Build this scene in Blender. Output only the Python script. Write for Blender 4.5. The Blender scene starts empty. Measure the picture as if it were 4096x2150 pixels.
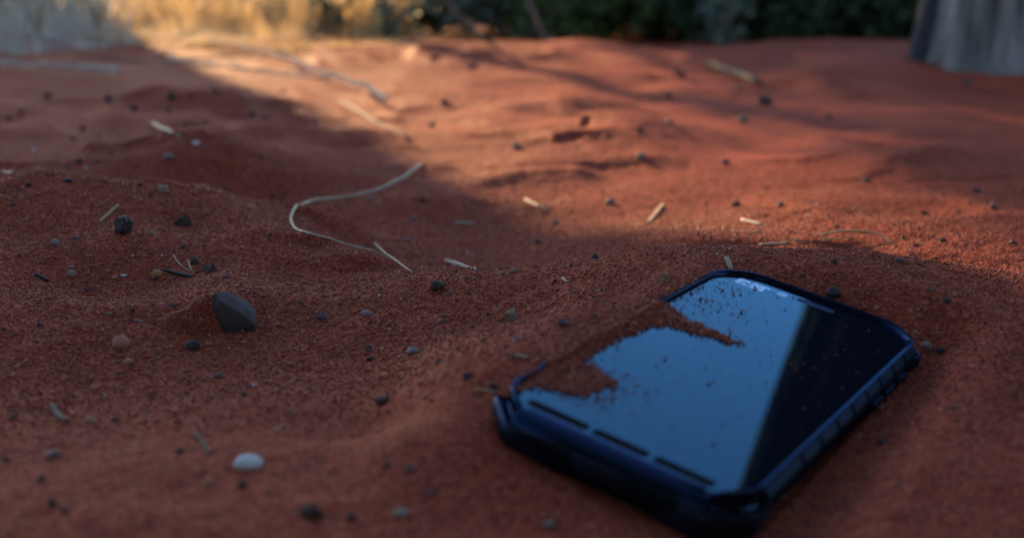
import bpy, bmesh, math, random
import numpy as np
from mathutils import Matrix, Vector

rng = np.random.default_rng(7)
random.seed(7)
scene = bpy.context.scene
col = scene.collection

# ------------------------------------------------------------------ camera
CZ, PITCH, FPX = 0.12, math.radians(12.5), 5100.0          # height, tilt down, focal length in photo pixels
cam_d = bpy.data.cameras.new("camera")
cam_d.sensor_width = 36.0
cam_d.lens = FPX / 4096 * 36
cam_d.clip_start, cam_d.clip_end = 0.01, 500
cam_d.dof.use_dof = True
cam_d.dof.focus_distance = 0.50
cam_d.dof.aperture_fstop = 9.5
cam = bpy.data.objects.new("camera", cam_d)
cam.location = (0, 0, CZ)
cam.rotation_euler = (math.pi / 2 - PITCH, 0, 0)
col.objects.link(cam)
scene.camera = cam

# ------------------------------------------------------------------ sky, sun, exposure
SUN_EL, SUN_AZ = math.radians(16.5), math.radians(-22.0)   # azimuth from +Y towards +X
world = bpy.data.worlds.new("World")
scene.world = world
world.use_nodes = True
wn = world.node_tree
sky = wn.nodes.new("ShaderNodeTexSky")
sky.sky_type = 'NISHITA'
sky.sun_disc = False
sky.sun_elevation = SUN_EL
sky.sun_rotation = SUN_AZ
sky.air_density, sky.dust_density, sky.ozone_density = 1.0, 0.6, 2.5
wn.nodes["Background"].inputs["Strength"].default_value = 0.15
wn.links.new(sky.outputs[0], wn.nodes["Background"].inputs["Color"])
sun_d = bpy.data.lights.new("sun", 'SUN')
sun_d.energy, sun_d.angle, sun_d.color = 4.8, math.radians(0.6), (1.0, 0.64, 0.30)
sun = bpy.data.objects.new("sun", sun_d)
SUN_DIR = Vector((math.sin(SUN_AZ) * math.cos(SUN_EL), math.cos(SUN_AZ) * math.cos(SUN_EL), math.sin(SUN_EL)))
sun.rotation_euler = SUN_DIR.to_track_quat('Z', 'Y').to_euler()
sun.location = (0, 0, 5)
col.objects.link(sun)
vs = scene.view_settings
vs.view_transform, vs.look, vs.exposure, vs.gamma = 'Standard', 'None', 1.40, 1.0
scene.cycles.use_denoising = True
scene.cycles.max_bounces = 6

# ------------------------------------------------------------------ helpers
def tag(o, label=None, cat=None, group=None, kind=None):
    for k, v in (("label", label), ("category", cat), ("group", group), ("kind", kind)):
        if v: o[k] = v
    return o

def link(name, me, mat=None, parent=None):
    o = bpy.data.objects.new(name, me)
    col.objects.link(o)
    if mat is not None and me is not None and not me.materials: me.materials.append(mat)
    if parent is not None: o.parent = parent
    return o

def mesh_np(name, verts, faces, smooth=False):
    """verts (n,3) array, faces (m,k) array of equal-sized polygons"""
    verts = np.asarray(verts, np.float32); faces = np.asarray(faces, np.int32)
    me = bpy.data.meshes.new(name)
    k = faces.shape[1]
    me.vertices.add(len(verts)); me.vertices.foreach_set("co", verts.ravel())
    me.loops.add(faces.size); me.loops.foreach_set("vertex_index", faces.ravel())
    me.polygons.add(len(faces))
    me.polygons.foreach_set("loop_start", np.arange(len(faces), dtype=np.int32) * k)
    me.update(calc_edges=True)
    if smooth: me.polygons.foreach_set("use_smooth", np.ones(len(faces), bool))
    me.validate()
    return me

def mesh_py(name, verts, faces, smooth=False):
    me = bpy.data.meshes.new(name)
    me.from_pydata([tuple(v) for v in verts], [], [tuple(f) for f in faces])
    me.update()
    if smooth: me.polygons.foreach_set("use_smooth", np.ones(len(me.polygons), bool))
    return me

def sstep(a, b, x):
    t = np.clip((x - a) / (b - a), 0, 1)
    return t * t * (3 - 2 * t)

def _hash(ix, iy, seed):
    h = (ix.astype(np.int64) * 374761393 + iy.astype(np.int64) * 668265263 + seed * 974711) & 0xffffffff
    h = ((h ^ (h >> 13)) * 1274126177) & 0xffffffff
    return ((h ^ (h >> 16)) & 0xffff) / 65535.0

def noise2(x, y, seed=0):
    """smooth value noise, -1..1"""
    x = np.asarray(x, float); y = np.asarray(y, float)
    ix, iy = np.floor(x), np.floor(y)
    fx, fy = x - ix, y - iy
    fx = fx * fx * fx * (fx * (fx * 6 - 15) + 10); fy = fy * fy * fy * (fy * (fy * 6 - 15) + 10)
    a, b = _hash(ix, iy, seed), _hash(ix + 1, iy, seed)
    c, d = _hash(ix, iy + 1, seed), _hash(ix + 1, iy + 1, seed)
    return (a + (b - a) * fx + (c - a) * fy + (a - b - c + d) * fx * fy) * 2 - 1

def fbm(x, y, seed=0, octs=3):
    s, amp, tot = 0, 1, 0
    for o in range(octs):
        s = s + amp * noise2(x * 2 ** o + 17.3 * o, y * 2 ** o - 9.1 * o, seed + o); tot += amp; amp *= 0.5
    return s / tot

# ------------------------------------------------------------------ materials
def new_mat(name):
    m = bpy.data.materials.new(name); m.use_nodes = True
    return m, m.node_tree, m.node_tree.nodes["Principled BSDF"]

def ramp(nt, stops):
    r = nt.nodes.new("ShaderNodeValToRGB")
    els = r.color_ramp.elements
    while len(els) < len(stops): els.new(0.5)
    for e, (p, c) in zip(els, stops): e.position = p; e.color = (*c, 1)
    return r

def tex_noise(nt, scale, detail=3, rough=0.6, coord=None):
    n = nt.nodes.new("ShaderNodeTexNoise")
    n.inputs["Scale"].default_value, n.inputs["Detail"].default_value, n.inputs["Roughness"].default_value = scale, detail, rough
    if coord is not None: nt.links.new(coord, n.inputs["Vector"])
    return n

def obj_coord(nt):
    return nt.nodes.new("ShaderNodeTexCoord").outputs["Object"]

SAND = (0.285, 0.052, 0.028)
def sand_material(name="red_sand"):
    m, nt, b = new_mat(name)
    c = obj_coord(nt)
    big = tex_noise(nt, 5, 4, 0.6, c)
    vor = nt.nodes.new("ShaderNodeTexVoronoi"); vor.inputs["Scale"].default_value = 1100
    nt.links.new(c, vor.inputs["Vector"])
    hue = ramp(nt, [(0.0, (0.10, 0.026, 0.018)), (0.25, (0.20, 0.042, 0.024)), (0.6, SAND), (0.9, (0.34, 0.078, 0.036)), (1.0, (0.38, 0.14, 0.08))])
    sep = nt.nodes.new("ShaderNodeSeparateColor")
    nt.links.new(vor.outputs["Color"], sep.inputs[0]); nt.links.new(sep.outputs[0], hue.inputs[0])
    tone = ramp(nt, [(0.3, (0.82, 0.80, 0.80)), (0.7, (1.12, 1.08, 1.05))])
    nt.links.new(big.outputs[0], tone.inputs[0])
    mul = nt.nodes.new("ShaderNodeMix"); mul.data_type = 'RGBA'; mul.blend_type = 'MULTIPLY'
    mul.inputs[0].default_value = 1.0
    nt.links.new(hue.outputs[0], mul.inputs[6]); nt.links.new(tone.outputs[0], mul.inputs[7])
    nt.links.new(mul.outputs[2], b.inputs["Base Color"])
    b.inputs["Roughness"].default_value = 0.72
    b.inputs["Specular IOR Level"].default_value = 0.024
    bump = nt.nodes.new("ShaderNodeBump"); bump.inputs["Strength"].default_value = 0.9; bump.inputs["Distance"].default_value = 0.0007
    fine = tex_noise(nt, 700, 3, 0.7, c)
    nt.links.new(fine.outputs[0], bump.inputs["Height"]); nt.links.new(bump.outputs[0], b.inputs["Normal"])
    return m

def grain_material():
    m, nt, b = new_mat("sand_grain")
    a = nt.nodes.new("ShaderNodeAttribute"); a.attribute_name = "grain"
    hue = ramp(nt, [(0.0, (0.05, 0.025, 0.025)), (0.12, (0.17, 0.040, 0.024)), (0.55, SAND), (0.85, (0.38, 0.095, 0.040)), (0.96, (0.42, 0.17, 0.085)), (1.0, (0.42, 0.26, 0.18))])
    nt.links.new(a.outputs["Fac"], hue.inputs[0]); nt.links.new(hue.outputs[0], b.inputs["Base Color"])
    b.inputs["Roughness"].default_value = 0.58; b.inputs["Specular IOR Level"].default_value = 0.12
    return m

def rock_mat(name, c0, c1, rough=0.75, scale=180, spec=0.35, red=0.0):
    m, nt, b = new_mat(name)
    c = obj_coord(nt)
    n = tex_noise(nt, scale, 5, 0.65, c)
    stops = [(0.25, c0), (0.62, c1)]
    if red: stops.append((0.62 + red, SAND))
    r = ramp(nt, stops)
    nt.links.new(n.outputs[0], r.inputs[0]); nt.links.new(r.outputs[0], b.inputs["Base Color"])
    b.inputs["Roughness"].default_value = rough; b.inputs["Specular IOR Level"].default_value = spec
    n2 = tex_noise(nt, scale * 4, 4, 0.7, c)
    bp = nt.nodes.new("ShaderNodeBump"); bp.inputs["Strength"].default_value = 0.5; bp.inputs["Distance"].default_value = 0.0006
    nt.links.new(n2.outputs[0], bp.inputs["Height"]); nt.links.new(bp.outputs[0], b.inputs["Normal"])
    return m

def plant_mat(name, c0, c1, rough=0.6, scale=40, trans=0.0, stretch=None):
    m, nt, b = new_mat(name)
    c = obj_coord(nt)
    if stretch:
        mp = nt.nodes.new("ShaderNodeMapping"); mp.inputs["Scale"].default_value = stretch
        nt.links.new(c, mp.inputs["Vector"]); c = mp.outputs[0]
    n = tex_noise(nt, scale, 4, 0.6, c)
    r = ramp(nt, [(0.3, c0), (0.7, c1)])
    nt.links.new(n.outputs[0], r.inputs[0]); nt.links.new(r.outputs[0], b.inputs["Base Color"])
    b.inputs["Roughness"].default_value = rough; b.inputs["Specular IOR Level"].default_value = 0.12
    if trans:
        out = nt.nodes["Material Output"]
        t = nt.nodes.new("ShaderNodeBsdfTranslucent"); nt.links.new(r.outputs[0], t.inputs["Color"])
        mx = nt.nodes.new("ShaderNodeMixShader"); mx.inputs[0].default_value = trans
        nt.links.new(b.outputs[0], mx.inputs[1]); nt.links.new(t.outputs[0], mx.inputs[2]); nt.links.new(mx.outputs[0], out.inputs["Surface"])
    return m

def bark_mat(name, c0, c1, c2, scale=26):
    m, nt, b = new_mat(name)
    c = obj_coord(nt)
    mp = nt.nodes.new("ShaderNodeMapping"); mp.inputs["Scale"].default_value = (1, 1, 0.09)
    nt.links.new(c, mp.inputs["Vector"])
    n = tex_noise(nt, scale, 6, 0.65, mp.outputs[0])
    r = ramp(nt, [(0.28, c0), (0.5, c1), (0.72, c2)])
    nt.links.new(n.outputs[0], r.inputs[0]); nt.links.new(r.outputs[0], b.inputs["Base Color"])
    b.inputs["Roughness"].default_value = 0.9; b.inputs["Specular IOR Level"].default_value = 0.15
    bp = nt.nodes.new("ShaderNodeBump"); bp.inputs["Strength"].default_value = 1.0; bp.inputs["Distance"].default_value = 0.012
    nt.links.new(n.outputs[0], bp.inputs["Height"]); nt.links.new(bp.outputs[0], b.inputs["Normal"])
    return m

def gloss_mat(name, c, rough, spec=0.5, ior=1.5, tint=None, dust=0.0):
    m, nt, b = new_mat(name)
    b.inputs["Base Color"].default_value = (*c, 1)
    b.inputs["Roughness"].default_value = rough
    b.inputs["IOR"].default_value = ior
    b.inputs["Specular IOR Level"].default_value = spec
    if tint: b.inputs["Specular Tint"].default_value = (*tint, 1)
    if dust:
        co = obj_coord(nt)
        n = tex_noise(nt, 900, 4, 0.7, co)
        r = ramp(nt, [(0.45, c), (0.85, tuple(a * (1 - dust) + s * dust for a, s in zip(c, SAND)))])
        nt.links.new(n.outputs[0], r.inputs[0]); nt.links.new(r.outputs[0], b.inputs["Base Color"])
        bp = nt.nodes.new("ShaderNodeBump"); bp.inputs["Strength"].default_value = 0.15; bp.inputs["Distance"].default_value = 0.0001
        nt.links.new(n.outputs[0], bp.inputs["Height"]); nt.links.new(bp.outputs[0], b.inputs["Normal"])
    return m

def coated_mat(name, body, rough, ior, tint):
    """black body under a blue-coated clear layer"""
    m, nt, b = new_mat(name)
    b.inputs["Base Color"].default_value = (*body, 1); b.inputs["Specular IOR Level"].default_value = 0.0; b.inputs["Roughness"].default_value = 0.9
    g = nt.nodes.new("ShaderNodeBsdfGlossy"); g.inputs["Color"].default_value = (*tint, 1); g.inputs["Roughness"].default_value = rough
    fr = nt.nodes.new("ShaderNodeFresnel"); fr.inputs["IOR"].default_value = ior
    mx = nt.nodes.new("ShaderNodeMixShader")
    nt.links.new(fr.outputs[0], mx.inputs[0]); nt.links.new(b.outputs[0], mx.inputs[1]); nt.links.new(g.outputs[0], mx.inputs[2])
    nt.links.new(mx.outputs[0], nt.nodes["Material Output"].inputs["Surface"])
    return m

M_SAND, M_GRAIN = sand_material(), grain_material()
ROCK = {
    'K': rock_mat("black_stone", (0.011, 0.008, 0.008), (0.038, 0.029, 0.028), 0.7, 180, 0.25, 0.12),
    'P': rock_mat("purple_brown_stone", (0.045, 0.024, 0.027), (0.105, 0.058, 0.058), 0.75, 180, 0.3, 0.14),
    'D': rock_mat("dark_brown_stone", (0.022, 0.013, 0.011), (0.065, 0.037, 0.028), 0.75, 180, 0.3, 0.12),
    'R': rock_mat("red_stone", (0.12, 0.035, 0.025), (0.20, 0.070, 0.048)),
    'O': rock_mat("orange_stone", (0.30, 0.105, 0.055), (0.40, 0.16, 0.09)),
    'T': rock_mat("tan_stone", (0.17, 0.10, 0.065), (0.27, 0.165, 0.11)),
    'G': rock_mat("grey_stone", (0.12, 0.085, 0.070), (0.22, 0.155, 0.125)),
    'W': rock_mat("white_stone", (0.40, 0.38, 0.37), (0.58, 0.56, 0.54)),
    'Y': rock_mat("ochre_stone", (0.22, 0.11, 0.035), (0.34, 0.18, 0.06)),
    'X': rock_mat("ironstone", (0.018, 0.011, 0.011), (0.070, 0.041, 0.037), 0.75, 110, 0.35, 0.08),
}
M_STRAW = plant_mat("dry_straw", (0.23, 0.155, 0.078), (0.35, 0.26, 0.14), 0.6, 60)
M_STRAW_PALE = plant_mat("pale_straw", (0.27, 0.23, 0.155), (0.41, 0.355, 0.25), 0.6, 60)
M_TWIG = plant_mat("grey_twig", (0.20, 0.175, 0.15), (0.40, 0.36, 0.30), 0.7, 90)
M_BLACK_WOOD = plant_mat("charred_stick", (0.010, 0.011, 0.016), (0.035, 0.036, 0.045), 0.6, 120)
M_TWIG_DARK = plant_mat("brown_twig", (0.075, 0.052, 0.036), (0.15, 0.11, 0.078), 0.8, 90)
M_SEED = plant_mat("pale_seed", (0.58, 0.54, 0.48), (0.78, 0.74, 0.67), 0.7, 60, 0.45)
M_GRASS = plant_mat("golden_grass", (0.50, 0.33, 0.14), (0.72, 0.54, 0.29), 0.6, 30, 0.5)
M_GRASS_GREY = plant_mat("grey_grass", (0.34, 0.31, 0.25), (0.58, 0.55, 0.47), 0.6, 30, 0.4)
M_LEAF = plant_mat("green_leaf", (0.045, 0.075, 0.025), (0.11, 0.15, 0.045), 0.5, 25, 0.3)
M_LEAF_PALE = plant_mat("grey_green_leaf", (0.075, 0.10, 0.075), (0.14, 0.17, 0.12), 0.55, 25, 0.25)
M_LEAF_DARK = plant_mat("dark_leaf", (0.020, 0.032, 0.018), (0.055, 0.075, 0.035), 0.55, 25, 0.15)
M_BARK_GREY = bark_mat("weathered_grey_wood", (0.030, 0.026, 0.023), (0.17, 0.155, 0.145), (0.34, 0.32, 0.30))
def two_tone(m, z0, z1, c):
    """dark bark that has come away from the foot of the trunk"""
    nt = m.node_tree; b = nt.nodes["Principled BSDF"]
    src = b.inputs["Base Color"].links[0].from_socket
    co = obj_coord(nt); sp = nt.nodes.new("ShaderNodeSeparateXYZ"); nt.links.new(co, sp.inputs[0])
    n = tex_noise(nt, 5, 4, .6, co)
    ad = nt.nodes.new("ShaderNodeMath"); ad.operation = 'MULTIPLY_ADD'; ad.inputs[1].default_value = .35
    nt.links.new(n.outputs[0], ad.inputs[0]); nt.links.new(sp.outputs[2], ad.inputs[2])
    mr = nt.nodes.new("ShaderNodeMapRange"); mr.inputs[1].default_value = z0; mr.inputs[2].default_value = z1
    nt.links.new(ad.outputs[0], mr.inputs[0])
    mx = nt.nodes.new("ShaderNodeMix"); mx.data_type = 'RGBA'; mx.inputs[7].default_value = (*c, 1)
    nt.links.new(mr.outputs[0], mx.inputs[0]); nt.links.new(src, mx.inputs[6]); nt.links.new(mx.outputs[2], b.inputs["Base Color"])
two_tone(M_BARK_GREY, .55, .75, (0.022, 0.021, 0.022))
M_BARK_DARK = bark_mat("dark_bark", (0.012, 0.011, 0.011), (0.035, 0.031, 0.029), (0.075, 0.066, 0.060), 18)
M_STEM = bark_mat("stem_bark", (0.05, 0.04, 0.03), (0.12, 0.10, 0.08), (0.22, 0.19, 0.15), 60)
M_GLASS = coated_mat("screen_glass", (0.003, 0.004, 0.008), 0.012, 1.58, (0.28, 0.66, 1.0))
M_PLASTIC = coated_mat("black_gloss_plastic", (0.004, 0.005, 0.008), 0.16, 1.65, (0.09, 0.16, 0.37))
M_RUBBER = coated_mat("black_rubber", (0.007, 0.008, 0.012), 0.34, 1.6, (0.13, 0.19, 0.37))
M_MATTE = gloss_mat("matte_black", (0.004, 0.004, 0.005), 0.8, 0.03)
M_GRILLE = coated_mat("earpiece_metal", (0.020, 0.024, 0.045), 0.3, 1.6, (0.25, 0.35, 0.7))
M_PRINT = coated_mat("printed_grey", (0.62, 0.64, 0.68), 0.015, 2.0, (0.30, 0.62, 1.0))
M_PRINT_DIM = coated_mat("printed_dim_grey", (0.30, 0.32, 0.36), 0.015, 2.0, (0.30, 0.62, 1.0))

# ------------------------------------------------------------------ where the phone lies (mm -> m, top of its rim is local z = 0)
PR = np.array([[0.82567, 0.53984, 0.16383], [-0.51928, 0.84074, -0.15329], [-0.2205, 0.04149, 0.9745]])
PT = np.array([0.06406, 0.35565, CZ - 0.10573])
PN = PR[:, 2]
def to_phone(X, Y, Z):
    d = np.stack([X - PT[0], Y - PT[1], Z - PT[2]], -1)
    return (d @ PR) * 1000
def plane_z(X, Y, lz):
    """world height of the plane lz millimetres over the phone's rim"""
    return PT[2] + (lz * 0.001 - PN[0] * (X - PT[0]) - PN[1] * (Y - PT[1])) / PN[2]

# ------------------------------------------------------------------ terrain
def ray(px, py):                                             # direction of photo pixel (4096 x 2150), forward component 1
    u, v = (px - 2048) / FPX, (py - 1075) / FPX
    d = np.array([u, math.cos(PITCH) - v * math.sin(PITCH), -math.sin(PITCH) - v * math.cos(PITCH)])
    return d / d[1]
def at(px, py, Y):
    return np.array([0, 0, CZ]) + ray(px, py) * Y
D2F = 4096 / 2576
CTRL = []
for (x, y, Y) in [
    # bank in front of the hollow, left to right
    (-150, 500, .60), (0, 478, .62), (150, 464, .64), (300, 463, .65), (420, 478, .66), (500, 515, .64), (600, 580, .60), (720, 650, .55), (850, 702, .515),
    (930, 718, .50), (1040, 692, .50), (1150, 688, .505), (1300, 680, .505), (1450, 664, .50), (1380, 672, .503), (1520, 655, .495), (1600, 645, .49), (1660, 635, .485), (1720, 628, .48), (1785, 624, .479), (1850, 622, .478), (1920, 625, .477), (2000, 630, .476), (2075, 639, .476), (2220, 652, .476),
    (2150, 648, .475), (2300, 655, .475), (2450, 668, .49), (2576, 690, .50), (2750, 715, .50),
    # hollow behind
    (1000, 600, .74), (1250, 640, .72), (1250, 560, .85), (1000, 520, .84), (740, 540, .72), (860, 640, .62), (600, 450, .93), (200, 430, 1.0), (0, 440, .96), (450, 440, .95),
    (1500, 620, .68), (1450, 540, .86), (1700, 560, .74), (1700, 600, .66), (2000, 590, .66), (2300, 600, .64), (2500, 570, .68), (2300, 520, .80), (2000, 500, .88), (2576, 480, .86),
    # middle distance
    (50, 300, 1.3), (300, 330, 1.2), (500, 250, 1.55), (800, 300, 1.4), (900, 200, 2.1), (600, 360, 1.15), (1000, 380, 1.15), (1100, 440, 1.02),
    (1180, 425, 1.06), (1300, 372, 1.15), (1420, 325, 1.22), (1500, 310, 1.25), (1620, 335, 1.22), (1700, 390, 1.15), (1790, 460, 1.02), (1850, 520, .90),
    (1500, 470, 1.0), (1350, 450, 1.0), (1620, 480, .97), (1700, 500, .93),
    (1700, 320, 1.5), (1850, 400, 1.25), (1500, 280, 1.5), (2100, 400, 1.17), (2000, 300, 1.6), (2300, 330, 1.4), (2500, 300, 1.5), (2500, 400, 1.05), (2200, 480, .95),
    (2020, 178, 2.1), (2150, 215, 2.0), (1900, 215, 2.1), (1750, 200, 2.3), (2000, 240, 1.9), (2300, 240, 1.9),
    (1200, 260, 1.7), (1200, 180, 2.2), (1550, 200, 2.2), (1300, 150, 2.5), (1600, 165, 2.5),
    # far crest
    (0, 110, 3.0), (100, 130, 2.7), (300, 88, 3.4), (550, 110, 3.2), (830, 115, 3.2), (1000, 113, 3.0), (1250, 110, 2.9), (1400, 114, 2.8), (1480, 116, 2.8), (1560, 138, 2.7), (1700, 130, 3.0),
    (1900, 110, 3.4), (2200, 105, 3.4), (2300, 165, 2.45), (2450, 170, 2.35), (2600, 180, 2.3), (100, 200, 1.9), (0, 240, 1.6),
]:
    CTRL.append(at(x * D2F, y * D2F, Y))
for (x, y, z) in [(150, 772, .004), (300, 803, .003), (420, 812, .002), (640, 772, .003), (780, 770, .003), (180, 715, -.002), (370, 722, -.0025), (500, 735, -.001), (600, 690, .001), (700, 720, -.001),
                  (100, 560, .013), (300, 560, .012), (480, 600, .004), (150, 640, .002), (1180, 1160, .004), (1050, 1100, -.002), (700, 1000, .003), (300, 1000, -.002), (900, 1250, .002), (200, 1200, .002), (1150, 850, .008), (1000, 900, -.001)]:
    d = ray(x * D2F, y * D2F); CTRL.append(np.array([0, 0, CZ]) + d * ((z - CZ) / d[2]))
for (x, y, z) in [
    # hidden ground behind the crests, the foreground, and the surroundings
    (-.30, .30, .002), (-.12, .30, 0), (0, .29, -.002), (-.2, .40, .001), (-.1, .44, 0), (-.25, .48, .006), (-.12, .50, .008), (0, .44, .002), (.0, .22, -.002), (-.15, .2, 0), (.15, .22, -.008), (.3, .3, -.004), (.22, .38, .0),
    (.0, .60, -.022), (.08, .60, -.016), (.15, .56, -.010), (-.05, .60, -.016), (-.17, .76, -.034), (-.25, .77, -.034), (-.12, .75, -.030), (-.07, .68, -.024), (.22, .56, -.008), (-.16, .56, .012), (-.2, .56, .016), (-.22, .52, .012),
    (.09, 1.42, -.034), (.2, 1.35, -.036), (.5, 2.3, -.035), (.7, 2.2, -.04), (.1, 3.3, -.05), (.4, 3.3, -.05), (-.6, 4.2, -.04), (.8, 4.2, -.06), (-1.6, 4.5, -.03), (1.6, 3.5, -.05), (1.5, 2, -.03), (-1.5, 2, -.01),
    (-.8, 1, 0), (.9, 1, -.02), (-.7, .4, .01), (.8, .4, 0), (-.6, .1, 0), (.6, .1, 0), (0, .05, 0), (0, -.5, 0), (-1, -1, 0), (1, -1, 0), (0, 6, -.06), (-3, 6, -.05), (3, 6, -.06), (0, 12, -.06), (-8, 12, -.05), (8, 12, -.06), (-5, 0, 0), (5, 0, 0), (0, -6, 0),
]:
    CTRL.append(np.array([x, y, z]))
CTRL = np.array(CTRL)
def warp(X, Y):
    r = np.maximum(Y + 0.15, 0.12)
    r = np.where(Y < 0.0, 0.15 * np.exp(np.minimum(Y, 0) * 0.8) , r)
    v = np.log(r)
    return np.arcsinh(X / (np.abs(Y) * 0.55 + 0.25) * 1.4), v * 1.35
def kern(du, dv): return np.sqrt(du * du + dv * dv + 0.003)
_cu, _cv = warp(CTRL[:, 0], CTRL[:, 1])
_K = -kern(_cu[:, None] - _cu[None], _cv[:, None] - _cv[None])
_n = len(CTRL)
_A = np.zeros((_n + 1, _n + 1)); _A[:_n, :_n] = _K + np.eye(_n) * 0.004; _A[:_n, _n] = 1; _A[_n, :_n] = 1
_w = np.linalg.solve(_A, np.append(CTRL[:, 2], 0))
# height of the sand against the phone's edge, by the way round it (start: near left corner, then left, far, right, front side)
HX, HY = 37.4, 77.2
_ss = [0, 12, 22, 30, 36, 60, 88, 100, 108, 126, 148, 154.4, 162, 192, 222, 229.2, 236, 246, 268, 298, 328, 358, 383.6, 390, 421, 446, 458.4]
_sl = [-9, -8, -5.5, -4.0, -3.4, -3.2, -3.2, -3.4, -3.8, -3.6, -4, -4.5, -4.5, -4, -4.5, -6.5, -7.5, -8, -9.2, -10.2, -11.2, -12.2, -12.8, -13, -13, -11.5, -9]
_sb = [40, 55, 65, 65, 65, 65, 60, 50, 40, 30, 28, 26, 24, 24, 24, 24, 24, 26, 28, 30, 30, 30, 30, 30, 34, 38, 40]

def terrain_base(X, Y):
    u, v = warp(X, Y)
    z = np.full(X.shape, _w[_n])
    for i in range(_n):
        z -= _w[i] * kern(u - _cu[i], v - _cv[i])
    return z

RIDGES = []
for pts, h, w in [   # crest lines in the photo, height and half width at one metre
    ([(-80, 490), (0, 478), (150, 464), (300, 463), (420, 478), (500, 515), (600, 580), (720, 650), (850, 700)], .014, .034), ([(1450, 664), (1600, 645), (1720, 628), (1850, 622), (2000, 630), (2150, 648), (2300, 655), (2450, 668), (2580, 690)], .010, .034),
    ([(60, 760), (150, 776), (300, 806), (420, 815), (560, 800), (700, 772), (860, 765)], .008, .034), ([(1060, 1180), (1180, 1160), (1230, 1180)], .008, .04),
    ([(200, 436), (260, 433), (335, 430), (428, 409), (484, 448), (558, 500)], .020, .030), ([(473, 396), (540, 414), (595, 448), (651, 482), (720, 520)], .018, .026),
    ([(789, 571), (820, 575), (852, 586), (900, 610)], .015, .022), ([(780, 650), (808, 645), (850, 655)], .015, .020), ([(870, 690), (908, 675), (940, 684)], .015, .020),
    ([(640, 430), (760, 450), (860, 462), (964, 490), (1050, 520)], .006, .022), ([(560, 330), (700, 345), (820, 350), (960, 372)], .012, .030),
    ([(1380, 330), (1478, 302), (1545, 307), (1616, 333), (1693, 384), (1770, 445), (1847, 502), (1900, 525)], .011, .085), ([(2026, 358), (2100, 390), (2179, 430), (2282, 461), (2420, 470)], .012, .036),
    ([(1860, 190), (1923, 174), (2026, 159), (2103, 179), (2230, 230), (2384, 297), (2500, 330)], .009, .050), ([(1258, 107), (1437, 102), (1488, 118), (1565, 165), (1640, 178)], .003, .045),
    ([(1150, 470), (1260, 452), (1380, 445), (1500, 452)], .007, .022), ([(1650, 150), (1560, 200), (1420, 210), (1250, 190)], .005, .04),
    ([(1050, 560), (1180, 530), (1300, 535), (1400, 560)], .010, .022), ([(1950, 520), (2060, 545), (2180, 540)], .008, .024), ([(2120, 470), (2300, 440), (2420, 400)], .009, .03), ([(300, 250), (480, 262), (640, 290)], .012, .03)]:
    line = []
    for (x, y) in pts:
        d = ray(x * D2F, y * D2F); Ys = np.geomspace(.4, 5, 500)
        g = terrain_base(d[0] * Ys, Ys) - (CZ + d[2] * Ys)
        k = np.nonzero(g >= 0)[0]; Yh = Ys[k[0]] if len(k) else 3.0
        line.append((d[0] * Yh, Yh))
    RIDGES.append((np.array(line), h, w))
def ridge_height(X, Y):
    out = np.zeros(X.shape)
    for L, h, w in RIDGES:
        m = (X > L[:, 0].min() - .5) & (X < L[:, 0].max() + .5) & (Y > L[:, 1].min() - .5) & (Y < L[:, 1].max() + .5)
        x, y = X[m] + .010 * noise2(X[m] * 9, Y[m] * 9, 91), Y[m] + .010 * noise2(X[m] * 9, Y[m] * 9, 92)
        best = np.full(x.shape, 9e9); sc = np.ones(x.shape); n = len(L)
        for i in range(n - 1):
            a, b = L[i], L[i + 1]; e = b - a
            t = np.clip(((x - a[0]) * e[0] + (y - a[1]) * e[1]) / (e @ e), 0, 1)
            py = a[1] + t * e[1]; dy = y - py
            s = py * np.where(dy > 0, 1.5, .8) * w                       # gentler behind, steeper towards the viewer
            d = np.hypot(x - a[0] - t * e[0], dy) / s
            al = (i + t) / (n - 1); f = np.minimum(1, np.minimum(al, 1 - al) * 5 + .15)
            k = d < best; best = np.where(k, d, best); sc = np.where(k, py * f, sc)
        out[m] += h * sc * np.exp(-np.sqrt(best ** 2 + .05) * 1.1)
    return out

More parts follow.
